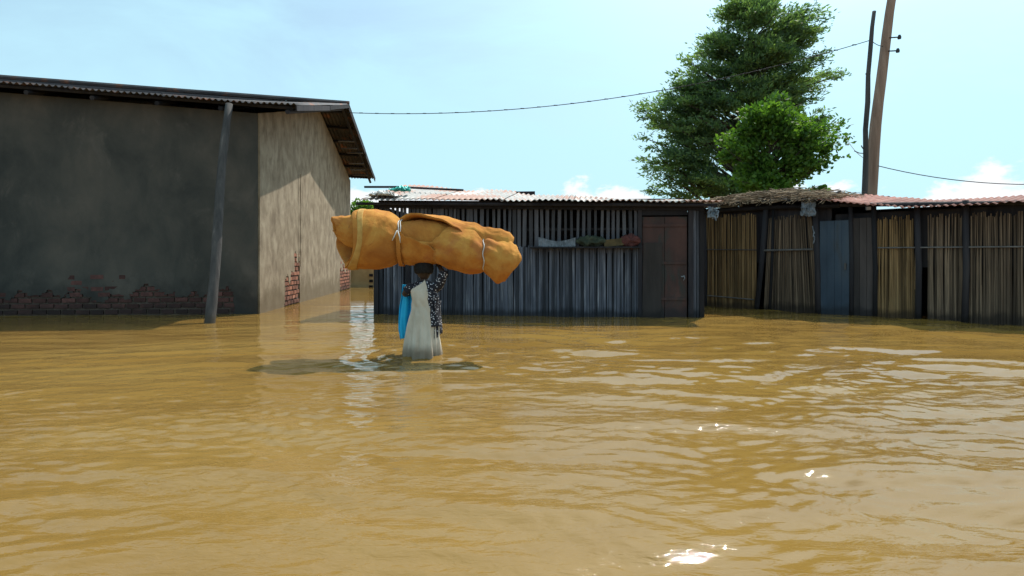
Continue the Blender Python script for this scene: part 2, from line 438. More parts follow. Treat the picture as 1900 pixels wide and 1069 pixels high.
# ------------------------------------------------------------------ water
PX, PY_ = -1.0, 6.72        # where the person stands
def water_height(X, Y):
    g = np.random.default_rng(5)
    h = np.zeros_like(X)
    wx = X + 0.22 * np.sin(0.9 * Y + 0.7 * X) + 0.10 * np.sin(2.3 * X - 1.1 * Y)
    wy = Y + 0.18 * np.sin(0.8 * X + 0.4) + 0.09 * np.sin(1.9 * X + 0.6 * Y)
    for i in range(90):
        lam = 0.17 * (1.5 / 0.17) ** g.random()
        k = 2 * math.pi / lam
        th = math.radians(90 + g.normal() * 17)
        ph = g.random() * 6.283
        slope = 0.0140
        h += slope / k * np.sin(k * (math.cos(th) * wx + math.sin(th) * wy) + ph)
    calm = 0.55 + 0.45 * np.clip(0.5 + 0.5 * np.sin(0.55 * X + 0.9) * np.sin(0.8 * Y + 0.35 * X + 1.0) + 0.06 * X, 0, 1.6)
    far = np.clip(1.45 - Y * 0.085, 0.30, 1.0)
    side = 0.80 + 0.45 / (1 + np.exp(-(X - 0.2) * 1.6))
    h = h * calm * far * side * 1.35 * np.clip(1.9 - Y * 0.085, 0.35, 1.0)
    # short crisp ripples, strongest close in, in drifting patches
    g2 = np.random.default_rng(9)
    sm_ = np.zeros_like(X)
    vx = X + 0.10 * np.sin(2.1 * Y + 1.3 * X) + 0.05 * np.sin(5.3 * X + 2.0 * Y); vy = Y + 0.08 * np.sin(2.4 * X) + 0.04 * np.sin(4.7 * X - 3.1 * Y)
    for i in range(46):
        lam = 0.075 * (0.20 / 0.075) ** g2.random(); k = 2 * math.pi / lam
        th = math.radians(90 + g2.normal() * 30); ph = g2.random() * 6.283
        sm_ += 0.0245 / k * np.sin(k * (math.cos(th) * vx + math.sin(th) * vy) + ph)
    patch = 0.45 + 0.55 * np.clip(0.5 + 0.6 * np.sin(1.1 * X + 0.8 * Y + 0.5) * np.sin(1.7 * Y - 0.6 * X) + 0.05 * X, 0, 1.3)
    h += sm_ * patch * np.clip((8.2 - Y) / 4.2, 0, 1.0) * 1.05
    # rings and wake spreading from the wading figure
    r = np.sqrt((X - PX) ** 2 + ((Y - PY_) * 1.0) ** 2) + 1e-6
    h += 0.010 * np.exp(-(r / 0.6) ** 1.2) * np.cos(2 * math.pi * (r - 0.16) / 0.26)
    h += 0.006 * np.exp(-r / 1.4) * np.cos(2 * math.pi * r / 0.33)
    for sgn in (-1, 1):
        d = (Y - PY_ + 0.10) + 0.22 * np.abs(X - PX)
        side = np.clip(sgn * (X - PX) - 0.10, 0, None)
        h += 0.012 * np.exp(-(d / 0.09) ** 2) * np.exp(-side / 0.45) * (side > 0)
    return h

xs = np.concatenate([-np.geomspace(900, 13, 26), np.linspace(-12.8, 12.8, 1000), np.geomspace(13, 900, 26)])
ys = np.concatenate([np.linspace(-60, 0.6, 10), np.linspace(0.8, 6, 420), np.linspace(6.02, 14, 420)[0:], np.geomspace(14.08, 900, 120)])
GX, GY = np.meshgrid(xs, ys, indexing='ij')
HZ = water_height(GX, GY)
fade = np.clip((14.5 - np.abs(GX)) / 2, 0, 1) * np.clip((40 - GY) / 20, 0, 1) * np.clip((GY + 1) / 2, 0, 1)
HZ = HZ * fade
water = grid_mesh('water', np.stack([GX, GY, HZ], -1), M['water'])
tag(water, kind='structure')
gb = MB(); gb.add([(-900, -60, -0.52), (900, -60, -0.52), (900, 900, -0.52), (-900, 900, -0.52)], [(0, 1, 2, 3)])
ground = gb.build('ground', M['mud']); tag(ground, kind='structure')

# ------------------------------------------------------------------ corrugated sheets
def corrugated(mb, origin, along, up, length, run, wave=0.11, amp=0.016, ragged=0.03, sheet=0.82, lift=0.006):
    """origin: eave corner; along: unit vector along the eave; up(s): vector from eave to top at distance s"""
    nsheet = max(1, int(round(length / sheet)))
    sw = length / nsheet
    for k in range(nsheet):
        s0, s1 = k * sw - 0.03, (k + 1) * sw + 0.03
        n = int((s1 - s0) / wave * 8)
        dr = random.uniform(-ragged, ragged); dz = (k % 2) * lift + random.uniform(0, lift * 0.4)
        tilt = random.uniform(-0.012, 0.012); rnd = random.random()
        vs = []
        m = 7
        for i in range(n + 1):
            s = s0 + (s1 - s0) * i / n
            z = amp * math.sin(2 * math.pi * s / wave) + dz + tilt * (i / n - .5)
            base = origin(s); u = up(s)
            for j in range(m):
                t = j / (m - 1)
                tt = -dr / run if j == 0 else t
                p = base + u * tt
                wob = 0.008 * mnoise.noise(Vector((s * 1.3, t * 3, k * 3.1)))
                vs.append(p + Vector((0, 0, z + wob)))
        nv = len(vs)
        fs = [(i * m + j, (i + 1) * m + j, (i + 1) * m + j + 1, i * m + j + 1) for i in range(n) for j in range(m - 1)]
        vs2 = [p - Vector((0, 0, 0.003)) for p in vs]
        fs2 = [tuple(reversed([a + nv for a in f])) for f in fs]
        rim = []
        for i in range(n):
            a, b = i * m, (i + 1) * m
            rim.append((a, a + nv, b + nv, b)); a, b = i * m + m - 1, (i + 1) * m + m - 1
            rim.append((b, b + nv, a + nv, a))
        mb.add(vs + vs2, fs + fs2 + rim, rnd)

# ------------------------------------------------------------------ the plastered house on the left
hO = Vector((-5.0, 11.75, 0)); hu = Vector((1, 0.095, 0)).normalized(); hw = Vector((-0.095, 1, 0)).normalized()
def H(s, d, z): return hO - hu * s + hw * d + Vector((0, 0, z))
def ez(s): return 0.062 * max(s, 0)
HD, HR, HE = 10.3, 5.2, 3.98      # depth, ridge position, wall height at eave
house = thing('brick_house', 'tall grey plastered house with bare brick at its foot and a corrugated roof', 'house', H(4, 5, 0))
HL = 9.0
# core walls (mortar coloured, behind plaster)
def wall_top(d):      # height of gable wall under the roof
    return HE + 1.38 * (d / HR if d < HR else max(0.0, (HD - d) / (HD - HR)))
core = MB()
th = 0.2
core.add([H(0.05, 0.05, -0.5), H(HL, 0.05, -0.5), H(HL, 0.05, HE + ez(HL)), H(0.05, 0.05, HE), H(0.05, th, -0.5), H(HL, th, -0.5), H(HL, th, HE + ez(HL)), H(0.05, th, HE)],
         [(0, 1, 2, 3), (7, 6, 5, 4), (3, 2, 6, 7), (0, 3, 7, 4), (1, 5, 6, 2)])
core.build('front_wall', M['mortar'], house)
def gable(name, s0, s1):
    g = MB()
    prof = [(0.05, -0.5), (0.05, HE), (HR, wall_top(HR)), (HD, HE), (HD, -0.5)]
    zz = ez(s0)
    vs = [H(s0, d, z + (zz if z > 0 else 0)) for d, z in prof] + [H(s1, d, z + (zz if z > 0 else 0)) for d, z in prof]
    g.add(vs, [(0, 1, 2, 3, 4), (9, 8, 7, 6, 5), (0, 5, 6, 1), (1, 6, 7, 2), (2, 7, 8, 3), (3, 8, 9, 4)])
    return g.build(name, M['mortar'], house)
gable('gable_wall', 0.05, th)
gable('gable_wall', HL - th, HL)
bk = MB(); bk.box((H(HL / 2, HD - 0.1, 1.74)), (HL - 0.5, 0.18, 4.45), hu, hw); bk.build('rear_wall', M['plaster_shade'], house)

def plaster_skin(name, m, fn, ulen, vfun, cell, hole, off, parent, thick=0.035):
    """fn(u, z) -> world point on the core; hole(u, z) True where plaster has fallen"""
    nu = int(ulen / cell); V = {}; verts = []; faces = []
    nvec = off.normalized()
    zs0 = -0.4
    def vid(i, j):
        if (i, j) in V: return V[(i, j)]
        u = i * cell; z = zs0 + j * cell
        jx = 0 if i in (0, nu) else random.uniform(-.35, .35) * cell
        jz = random.uniform(-.35, .35) * cell
        top = vfun(u)
        if z > top: z = top; jz = 0
        p = fn(u + jx, z + jz)
        q = p + nvec * (thick + 0.010 * mnoise.noise(Vector((u * 1.1, z * 1.3, 3.7))))
        V[(i, j)] = len(verts); verts.append(q); verts.append(p)
        return V[(i, j)]
    cells = set()
    for i in range(nu):
        top = max(vfun(i * cell), vfun((i + 1) * cell))
        for j in range(int((top - zs0) / cell) + 1):
            u, z = (i + .5) * cell, zs0 + (j + .5) * cell
            if hole(u, z): continue
            cells.add((i, j))
    for (i, j) in cells:
        a, b, c, d = vid(i, j), vid(i + 1, j), vid(i + 1, j + 1), vid(i, j + 1)
        faces.append((a, b, c, d))
        for (ni, nj, e) in ((i, j - 1, (a, b)), (i + 1, j, (b, c)), (i, j + 1, (c, d)), (i - 1, j, (d, a))):
            if (ni, nj) not in cells:
                faces.append((e[1], e[0], e[0] + 1, e[1] + 1))
    me = bpy.data.meshes.new(name); me.from_pydata([tuple(v) for v in verts], [], faces); me.update()
    o = link(name, me, m, parent)
    return o

def nz(u, z, s=2.2, k=0.0): return mnoise.fractal(Vector((u * s, z * s, k)), 0.8, 2.0, 4)
def front_hole(u, z):
    if u < 0.46: return False
    edge = 0.42 + 0.30 * nz(u, 0, 0.8, 5) + 0.16 * nz(u, z, 4, 1)
    return z < edge
def gable_hole(u, z):
    # two fallen patches, one by the vertical crack and one at the far corner; and the crack itself
    n = nz(u, z, 4, 2) * 0.22
    if 1.75 + n * .6 < u < 3.02 and z < 0.74 + n + (0.40 if 2.55 < u < 2.98 else 0) - 0.1 * (u < 2.2): return True
    if 8.2 + n < u < 10.1 and z < 0.75 + n * 1.3: return True
    cu = 3.02 + 0.05 * nz(z, 1, 2, 8)
    if abs(u - cu) < 0.045 and z < 1.05: return True
    return False
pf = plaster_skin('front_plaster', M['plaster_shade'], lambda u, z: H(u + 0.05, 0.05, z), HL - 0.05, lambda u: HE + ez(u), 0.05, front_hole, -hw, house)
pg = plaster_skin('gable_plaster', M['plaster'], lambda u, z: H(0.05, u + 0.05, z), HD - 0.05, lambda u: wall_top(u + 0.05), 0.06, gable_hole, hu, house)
# vertical construction joint on gable: a slim raised rib of cement
rib = MB()
pts = [H(0.002 - 0.02, 3.02 + 0.03 * nz(z, 0, 1.5, 4), z) for z in np.linspace(0.9, 3.2, 26)]
rib.tube(pts, [0.006 + 0.012 * random.random() for _ in pts], 5)
rib.build('plaster_seam', M['plaster'], house)
# bricks
def bricks(name, m, fn, u0, u1, z0, z1, ax, out, parent, bl=0.26, bh=0.112):
    mb = MB(); r = 0; z = z0
    while z < z1:
        u = u0 - (bl / 2 if r % 2 else 0)
        while u < u1:
            c = fn(u + bl / 2, z + bh / 2) + out * random.uniform(0.0, 0.009)
            mb.box(c + Vector((0, 0, random.uniform(-.006, .006))), (bl - 0.03 + random.uniform(-.02, .01), 0.05, bh - 0.034), ax, out, rnd=random.random())
            u += bl
        z += bh; r += 1
    return mb.build(name, m, parent)
bricks('brickwork', M['brick_shade'], lambda u, z: H(u, 0.05, z), 0.45, HL - .3, -0.1, 0.78, -hu, -hw, house)
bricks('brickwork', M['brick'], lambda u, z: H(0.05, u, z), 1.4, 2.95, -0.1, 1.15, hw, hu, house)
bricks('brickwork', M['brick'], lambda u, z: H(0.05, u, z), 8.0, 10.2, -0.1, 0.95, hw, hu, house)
# roof
rf = MB()
OV = -0.80
zE, zR = 4.07, 5.53
def up_front(s): return hw * (HR + 0.45) + Vector((0, 0, zR - zE - 0.085 * max(s + OV, 0)))
corrugated(rf, lambda s: H(s + OV, -0.45, zE + ez(s + OV)), -hu, up_front, HL + 0.8 - OV, 5.8, amp=0.02)
def up_back(s): return -hw * (HD + 0.5 - HR) + Vector((0, 0, zR - 4.15 + 0.02))
corrugated(rf, lambda s: H(s + OV, HD + 0.5, 4.15 + ez(s + OV)), -hu, up_back, HL + 0.8 - OV, 5.8, amp=0.02)
roof = rf.build('roof', M['iron_old'], house, smooth=True)
rc = MB(); rc.tube([H(OV - 0.03, HR, zR + 0.03), H(4, HR, zR + 0.03 + ez(4)), H(HL + .8, HR, zR + 0.03 + ez(HL))], 0.06, 6); rc.build('ridge_cap', M['iron_old'], roof)
pur = Each('purlin', M['wood_dark'], house)
for k in range(6):
    d = -0.30 + k * (HR + 0.2) / 5.2
    z = zE + (zR - zE) * (d + 0.45) / (HR + 0.45) - 0.075
    pur.tube([H(OV + 0.06 + random.uniform(0, .12), d, z), H(HL + .5, d, z + ez(HL))], 0.042, 6)
for k in range(6):
    d = HR + 0.35 + k * (HD - HR) / 5.1
    z = 4.15 + (zR - 4.15) * (HD + 0.5 - d) / (HD + 0.5 - HR) - 0.075
    pur.tube([H(OV + 0.06 + random.uniform(0, .12), d, z), H(HL + .5, d, z + ez(HL))], 0.042, 6)
raf = Each('rafter', M['wood_dark'], house)
for s in [OV + 0.16] + [0.6 + 1.15 * k for k in range(8)]:
    raf.tube([H(s, -0.40, zE - 0.145 + ez(s)), H(s, HR, zR - 0.145 + ez(s))], 0.045, 6)
    raf.tube([H(s, HR, zR - 0.150 + ez(s)), H(s, HD + .45, 4.0 + ez(s))], 0.045, 6)
# barge boards along the verge, patched and broken at the far end
bb = Each('barge_board', M['wood_dark'], house)
def board(d0, z0, d1, z1, w, m_=0.02):
    a, b = H(OV - 0.015, d0, z0), H(OV - 0.015, d1, z1)
    t = (b - a).normalized(); up = Vector((0, 0, 1)); up = (up - t * up.dot(t)).normalized()
    bb.box((a + b) / 2, ((b - a).length, 0.022, w), t, hu, up)
board(-0.42, zE - .07, 2.6, zE + .72 - .03, 0.11)
board(2.64, zE + .73 - .02, HR - .02, zR - .06, 0.10)
board(HR + .02, zR - .08, 8.3, 4.70, 0.17)
board(8.4, 4.63, HD + .45, 4.10, 0.15)
# loose bits hanging under the far verge
lb = Each('eave_batten', M['wood_grey'], house)
for d, l in ((7.2, .25), (7.6, .42), (8.0, .33), (8.9, .30), (9.3, .5), (9.9, .36)):
    zt = 4.15 + (zR - 4.15) * (HD + 0.5 - d) / (HD + 0.5 - HR) - 0.12
    lb.box(H(-0.45 + random.uniform(-.1, .1), d, zt - l * .3), (0.5, 0.10, 0.03), hu, hw, (hu * .3 + Vector((0, 0, 1))).normalized())

# leaning prop pole against the eave
pb = P(388, 600, 1210 / 120.0); pt = Vector((-5.32, 11.22, 4.02))
pp = []
for i in range(13):
    t = i / 12
    q = pb.lerp(pt, t) + Vector((0.035 * math.sin(t * 5 + 1) - 0.02, 0, 0)); pp.append(q)
pp = [pb + (pb - pt).normalized() * 0.5] + pp
mb = MB(); mb.tube(pp, [0.092] + [0.088 - 0.020 * i / 12 + 0.004 * math.sin(i * 2.1) for i in range(13)], 12, jitter=0.04)
prop = mb.build('wooden_prop', M['pole_grey'], smooth=True)
tag(prop, 'grey round pole leaning against the eave of the plastered house', 'pole')

# ------------------------------------------------------------------ the slatted shed in the middle
sA, sB = Vector((-2.72, 11.75, 0)), Vector((3.55, 11.0, 0))
sL = (sB - sA).length; su = (sB - sA).normalized(); sn = Vector((-su.y, su.x, 0))
def S(t, d, z): return sA + su * t + sn * d + Vector((0, 0, z))
def t_of(px):     # distance along the shed front where photo column px meets it
    k = (px - CX) / F
    return (k * sA.y - sA.x) / (su.x - k * su.y)
def z_of(px, py):
    q = S(t_of(px), 0, 0); return CH + (HY - py) / F * q.y
shed = thing('slatted_shed', 'low blue-grey slatted shed with a rusty red door and pale corrugated roof', 'shed', S(3.1, 1.2, 0))
tD0, tD1 = t_of(1190), t_of(1276)
def eave(t): return 2.23 - 0.115 * t / sL * 1.0
# lower wall: tightly set upright slats
lw = MB(); t = 0.0
while t < tD0 - 0.02:
    w = random.uniform(0.035, 0.062); top = z_of(950, 457) + random.uniform(-.035, .02)
    lean = random.uniform(-.012, .012)
    ax = (su + Vector((0, 0, 0))).normalized(); uz = (Vector((0, 0, 1)) + su * lean).normalized()
    lw.tube([S(t + w / 2, random.uniform(-.012, .012), -0.3), S(t + w / 2 + lean * 1.6, random.uniform(-.012, .012), top)], w * 0.52, 6)
    t += w
lower = lw.build('slat_wall', M['slat'], shed, smooth=False)
# right of the door
rw = MB(); t = tD1 + 0.02
while t < sL - 0.02:
    w = random.uniform(0.05, 0.08)
    rw.tube([S(t + w / 2, random.uniform(-.01, .01), -0.3), S(t + w / 2, 0, eave(t) - 0.10)], w * 0.52, 6); t += w
rw.build('slat_wall', M['slat'], shed)
# open screen above: spaced slats
sc = MB(); t = 0.03
while t < tD0 - 0.03:
    sc.box(S(t, 0.02 + random.uniform(-.008, .008), (1.22 + eave(t) - .08) / 2 + random.uniform(-.02, .02)), (random.uniform(0.045, 0.075), 0.018, eave(t) - .08 - 1.22), su, sn,
           (Vector((0, 0, 1)) + su * random.uniform(-.02, .02)).normalized())
    t += random.uniform(0.085, 0.125) if t > 2.0 else random.uniform(0.07, .095)
sc.build('slat_screen', M['slat_high'], shed)
# frame: posts, rails, fascia
fr = Each('post', M['wood_dark'], shed)
fr.box(S(0.04, 0.0, 0.95), (0.09, 0.10, 2.5), su, sn)
fr.tube([S(t_of(760), -0.06, -.4), S(t_of(758), -0.05, 1.5)], 0.05, 8)
fr.box(S(tD0 - 0.03, -0.015, 0.9), (0.07, 0.09, 2.36), su, sn)
fr.box(S(tD1 + 0.05, -0.015, 0.9), (0.09, 0.09, 2.36), su, sn)
fr.box(S(sL - 0.03, 0.0, 0.87), (0.08, 0.10, 2.35), su, sn)
rl = Each('rail', M['wood_dark'], shed)
rl.box(S((0.1 + tD0) / 2, 0.055, 1.27), (tD0 - 0.1, 0.05, 0.07), su, sn)
rl.box(S((0.1 + tD0) / 2, 0.055, 1.66), (tD0 - 0.1, 0.035, 0.04), su, sn)
fa = MB()
a, b = S(0.1, -0.045, eave(0) - .055), S(sL, -0.045, eave(sL) - .055)
fa.box((a + b) / 2, ((b - a).length, 0.04, 0.15), (b - a).normalized(), sn, Vector((0, 0, 1)))
fa.build('fascia_beam', M['wood_dark'], shed)
# low ledge under the screen
lg = MB(); lg.box(S((t_of(985) + t_of(1188)) / 2, -0.12, 1.31), (t_of(1188) - t_of(985), 0.20, 0.03), su, sn); lg.build('ledge', M['wood_dark'], shed)
# side and back walls
sw = Each('plank_wall', M['wood_dark'], shed)
sw.box(S(0.02, 1.15, 0.93), (0.04, 2.2, 2.45), su, sn)
sw.box(S(sL - 0.02, 1.15, 0.90), (0.04, 2.2, 2.35), su, sn)
sw.box(S(sL / 2 + 0.85, 2.3, 1.05), (sL - 1.7, 0.04, 2.80), su, sn)
sw.box(S(2.35, 2.27, 2.45), (1.3, 0.03, 0.40), su, sn)
sw.box(S(0.85, 2.3, 1.03), (1.70, 0.04, 2.74), su, sn)
# door
dr = thing('x', None, None); bpy.data.objects.remove(dr)
dmb = MB()
nb = 2; dw = (tD1 - tD0 - .03) / nb
for k in range(nb):
    dmb.box(S(tD0 + .015 + dw * (k + .5), -0.01 - 0.004 * (k % 2), 0.80), (dw - 0.008, 0.025, 2.16), su, sn)
for z in (0.35, 1.02, 1.72):
    dmb.box(S((tD0 + tD1) / 2, -0.034, z), (tD1 - tD0 - .06, 0.02, 0.05), su, sn)
door = dmb.build('door', M['door_red'], shed)
plm = MB(); plm.box(S(tD0 + .19, -0.052, 0.62), (0.34, 0.014, 1.55), su, sn, (Vector((0, 0, 1)) + su * .02).normalized()); plm.build('patch_panel', M['board_brown'], door)
la = MB(); zl = z_of(1268, 513)
la.box(S(t_of(1266), -0.055, zl), (0.07, 0.02, 0.022), su, sn); la.tube([S(t_of(1268), -.07, zl + .02), S(t_of(1269), -.09, zl - .03), S(t_of(1267), -.07, zl - .07)], 0.009, 6)
la.build('latch', M['rag_grey'], door)
lt = MB(); lt.box(S((tD0 + tD1) / 2, -0.02, 1.99), (tD1 - tD0 - 0.02, 0.05, 0.16), su, sn); lt.build('lintel', M['wood_dark'], shed)
# roof
sr = MB()
def s_or(t): return S(t - 0.14, -0.32, eave(t) + 0.015)
def s_up(t):
    f = min(max(t / sL, 0), 1)
    return sn * 2.75 + Vector((0, 0, 0.60 - 0.36 * f + 0.03 * math.sin(t * 3.3)))
corrugated(sr, s_or, su, s_up, sL + 0.42, 2.8, amp=0.017, ragged=0.05, sheet=0.7, lift=0.012)
sroof = sr.build('roof', M['iron_pale'], shed, smooth=True)
sp = Each('purlin', M['wood_dark'], shed)
for d, z in ((-0.2, -0.02), (1.1, 0.25), (2.2, 0.45)):
    sp.tube([S(-0.30, d, eave(0) + z - .035), S(sL + .2, d, eave(sL) + z * .42 - .035)], 0.03, 6)

# things lying on the roof and on the ledge
def crumple(name, m, c, size, seed, n=26, amp=0.45, axes=None):
    """crumpled sheet folded into a low heap"""
    V = np.zeros((n, n, 3))
    for i in range(n):
        for j in range(n):
            u, v = i / (n - 1) * 2 - 1, j / (n - 1) * 2 - 1
            q = Vector((u * 2.1 + seed, v * 2.1, seed * 1.7))
            a = mnoise.noise(q); b = mnoise.noise(q * 2.3 + Vector((5, 1, 0))); d = mnoise.noise(q * 1.6 + Vector((1, 9, 4)))
            rr = max(0, 1 - (u * u + v * v) * 0.42)
            V[i, j] = (u * size[0] + a * amp * size[0] * .7, v * size[1] + b * amp * size[1], (abs(d) * 1.3 + abs(b) * .8) * size[2] * rr)
    V += np.array(c)
    o = grid_mesh(name, V, m, smooth=True)
    md = o.modifiers.new('thick', 'SOLIDIFY'); md.thickness = 0.006
    return o
c = P(745, 352, 11.9); o = crumple('plastic_tangle', M['turquoise'], c - Vector((0, 0, .03)), (0.17, 0.14, 0.12), 3.3, 24, 0.8)
tag(o, 'tangle of turquoise plastic lying on the shed roof near its left end', 'plastic sheet')
c = P(712, 360, 11.55); o = crumple('white_sacking', M['white_bits'], c - Vector((0, 0, .06)), (0.27, 0.20, 0.13), 9.1, 30, 0.6)
tag(o, 'lumpy off-white sacking over the left corner of the shed roof', 'sacking')
st = MB(); st.tube([P(676, 347, 12.6), P(735, 347, 12.6), P(860, 353, 12.6)], 0.025, 6)
o = st.build('wooden_batten', M['wood_dark']); tag(o, 'thin dark batten lying along the shed roof past its left end', 'batten')
# ledge items
def Sp(px, py, d): 
    q = S(t_of(px), d, 0); return q + Vector((0, 0, CH + (HY - py) / F * q.y))
k = MB()
w0, w1 = t_of(1000), t_of(1068)
n = 60
vs = []
for i in range(n + 1):
    tt = w0 + (w1 - w0) * i / n
    zb = 1.335 - 0.02 * math.sin(i / n * 3); zt = zb + 0.145 + 0.03 * math.sin(i / n * 5 + 2)
    off = 0.012 * math.sin(i * 1.25)
    vs += [S(tt, -.16 + off, zb), S(tt, -.13 + off, zt)]
fs = [(2 * i, 2 * i + 2, 2 * i + 3, 2 * i + 1) for i in range(n)]
vs2 = [v + sn * 0.004 for v in vs]; nn = len(vs)
k.add(vs + vs2, fs + [tuple(reversed([a + nn for a in f])) for f in fs] + [(2 * i + 1, 2 * i + 3, 2 * i + 3 + nn, 2 * i + 1 + nn) for i in range(n)])
o = k.build('iron_offcut', M['rag_grey']); tag(o, 'strip of pale corrugated iron propped on the shed ledge', 'iron sheet')
def bundle(name, m, pxa, pxb, z0, h, dep, seed, label, cat):
    n, mm = 22, 18
    V = np.zeros((n, mm, 3)); a, b = t_of(pxa), t_of(pxb)
    for i in range(n):
        f = i / (n - 1); r = math.sin(math.pi * min(max(f, 0.02), .98)) ** 0.45
        for j in range(mm):
            an = 2 * math.pi * j / mm
            q = Vector((f * 4 + seed, math.cos(an) * 1.2, math.sin(an) * 1.2))
            rr = r * (0.95 + 0.75 * mnoise.noise(q * 1.6) + 0.35 * mnoise.noise(q * 4.1))
            V[i, j] = S(a + (b - a) * f, -.13 + dep * rr * math.cos(an), z0 + h / 2 + h / 2 * rr * math.sin(an))
    o = grid_mesh(name, np.concatenate([V, V[:, :1]], 1), m, smooth=True)
    tag(o, label, cat); return o
bundle('cloth_bundle', M['green_cloth'], 1069, 1126, 1.325, 0.20, 0.08, 2.0, 'faded green cloth bundle lying on the shed ledge', 'bundle')
bundle('cloth_bundle', M['red_cloth'], 1150, 1187, 1.315, 0.24, 0.07, 7.0, 'faded red cloth bundle at the right end of the shed ledge', 'bundle')
k = MB(); k.box(S(t_of(1138), -.155, 1.40), (0.36, 0.02, 0.13), (su + Vector((0, 0, 0.10))).normalized(), sn, (Vector((0, 0, 1)) - su * .10).normalized())
o = k.build('board', M['yellow_board']); tag(o, 'short yellowish board leaning on the shed ledge between two cloth bundles', 'board')
o = crumple('rag', M['rag_grey'], (0, 0, 0), (0.10, 0.10, 0.06), 5.5, 16, 0.6)
o.rotation_euler = (math.radians(75), 0.3, 0.2); o.location = Vector(P(1322, 396, 10.75)); tag(o, 'pale grey rag hanging under the roof between the two sheds', 'rag')

# ------------------------------------------------------------------ the reed shed on the right
rA, rB = Vector((4.42, 13.80, 0)), Vector((8.60, 9.42, 0))
rL = (rB - rA).length; ru = (rB - rA).normalized(); rn = Vector((-ru.y, ru.x, 0))   # rn points away from the camera
def R(t, d, z): return rA + ru * t + rn * d + Vector((0, 0, z))
def tr(px):
    k_ = (px - CX) / F
    return (k_ * rA.y - rA.x) / (ru.x - k_ * ru.y)
def zr(px, py):
    q = R(tr(px), 0, 0); return CH + (HY - py) / F * q.y
rshed = thing('reed_shed', 'row of brown reed-walled stalls under a thatch and rusty iron roof at right', 'shed', R(rL / 2, 1, 0))
def reed_panel(px0, px1, top0, top1, m, lean0=0.0, lean1=0.0, inset=0.0, bot_in=(0, 0)):
    mb = MB(); a, b = tr(px0), tr(px1); t = a
    while t < b:
        w = random.uniform(0.013, 0.024); f = (t - a) / (b - a)
        top = (zr(px0, top0) * (1 - f) + zr(px1, top1) * f) + random.uniform(-.07, .05)
        tb = a + bot_in[0] + (b - a - bot_in[0] - bot_in[1]) * f
        bow = random.uniform(-.015, .015); d0 = random.uniform(-.02, .012) + inset
        tt = t + random.uniform(-.02, .02)
        mb.tube([R(tb, d0, -0.3), R((tb + tt) / 2 + bow, d0 + random.uniform(-.01, .01), top * .5), R(tt, d0 + random.uniform(-.02, .02), top)], [w * .7, w * .62, w * .45], 5)
        t += w * 0.78
    return mb.build('reed_wall', m, rshed)
reed_panel(1308, 1404, 402, 398, M['reed'])
reed_panel(1428, 1508, 405, 400, M['reed_grey'], bot_in=(-0.12, -0.16))
reed_panel(1628, 1700, 405, 402, M['reed'])
reed_panel(1722, 1900, 400, 395, M['reed_grey'])
ps = Each('post', M['wood_dark'], rshed, True)
def post(pxb, pyt, pxt, r=0.05, d=-0.03):
    ps.tube([R(tr(pxb), d, -.4), R((tr(pxb) + tr(pxt)) / 2 + .02, d, 0.9), R(tr(pxt), d, zr(pxt, pyt))], r, 8, jitter=.06)
post(1401, 385, 1423, 0.055); post(1427, 388, 1436, 0.03); post(1519, 380, 1513, 0.055); post(1580, 380, 1579, 0.04)
post(1624, 378, 1622, 0.045); post(1704, 376, 1702, 0.05); post(1790, 372, 1792, 0.05); post(1310, 385, 1308, 0.04)
bt = Each('batten', M['wood_grey'], rshed)
bt.tube([R(tr(1310), -.045, zr(1310, 463)), R(tr(1405), -.045, zr(1405, 464))], 0.012, 5)
bt.tube([R(tr(1420), -.05, zr(1420, 465)), R(tr(1510), -.05, zr(1510, 463))], 0.022, 6)
bt.tube([R(tr(1310), -.035, zr(1310, 548)), R(tr(1400), -.035, zr(1400, 556))], 0.014, 5)
bt.tube([R(tr(1630), -.045, zr(1630, 460)), R(tr(1900), -.045, zr(1900, 458))], 0.014, 5)
dmb = MB(); a, b = tr(1522), tr(1577)
for i in range(4):
    w = (b - a) / 4
    dmb.box(R(a + w * (i + .5), -0.02 - 0.003 * (i % 2), 0.75), (w - .004, 0.02, 2.2 - (0.0)), ru, rn)
dz = dmb.build('door', M['door_blue'], rshed)
hb = MB(); hb.box(R(tr(1570), -.05, 0.95), (0.03, 0.03, 0.13), ru, rn); hb.build('handle', M['wood_grey'], dz)
dm2 = MB(); a, b = tr(1583), tr(1622)
for i in range(3):
    w = (b - a) / 3
    dm2.box(R(a + w * (i + .5), -0.01 - 0.004 * (i % 2), 0.78), (w - .006, 0.02, 2.2), ru, rn)
dm2.build('board_panel', M['board_brown'], rshed)
t_th = tr(1545)
bw = Each('plank_wall', M['wood_dark'], rshed)
bw.box(R(t_th / 2, 2.1, 1.02), (t_th, 0.05, 2.96), ru, rn); bw.box(R((t_th + rL) / 2, 2.1, 0.86), (rL - t_th, 0.05, 2.64), ru, rn); bw.box(R(0.0, 1.05, 0.85), (0.05, 2.1, 2.4), ru, rn); bw.box(R(rL, 1.05, 0.85), (0.05, 2.1, 2.4), ru, rn)
bw.box(R(t_th / 2, 0.10, 1.62), (t_th - .1, 0.03, 1.22), ru, rn)  # dark sheet standing in for the shade beneath the thatch
bw.box(R((t_th + rL) / 2, 0.10, 1.46), (rL - t_th - .05, 0.03, 1.04), ru, rn)  # another dark sheet, painting the shade beneath the iron roof
fb = Each('eave_beam', M['wood_dark'], rshed); fb.tube([R(-.1, -.06, zr(1310, 392)), R(tr(1450), -.06, zr(1450, 384)), R(tr(1560), -.06, zr(1560, 382))], 0.05, 7)
fb.tube([R(tr(1545), -.04, zr(1545, 381)), R(rL, -.04, zr(1663, 388) - .03)], 0.04, 7)
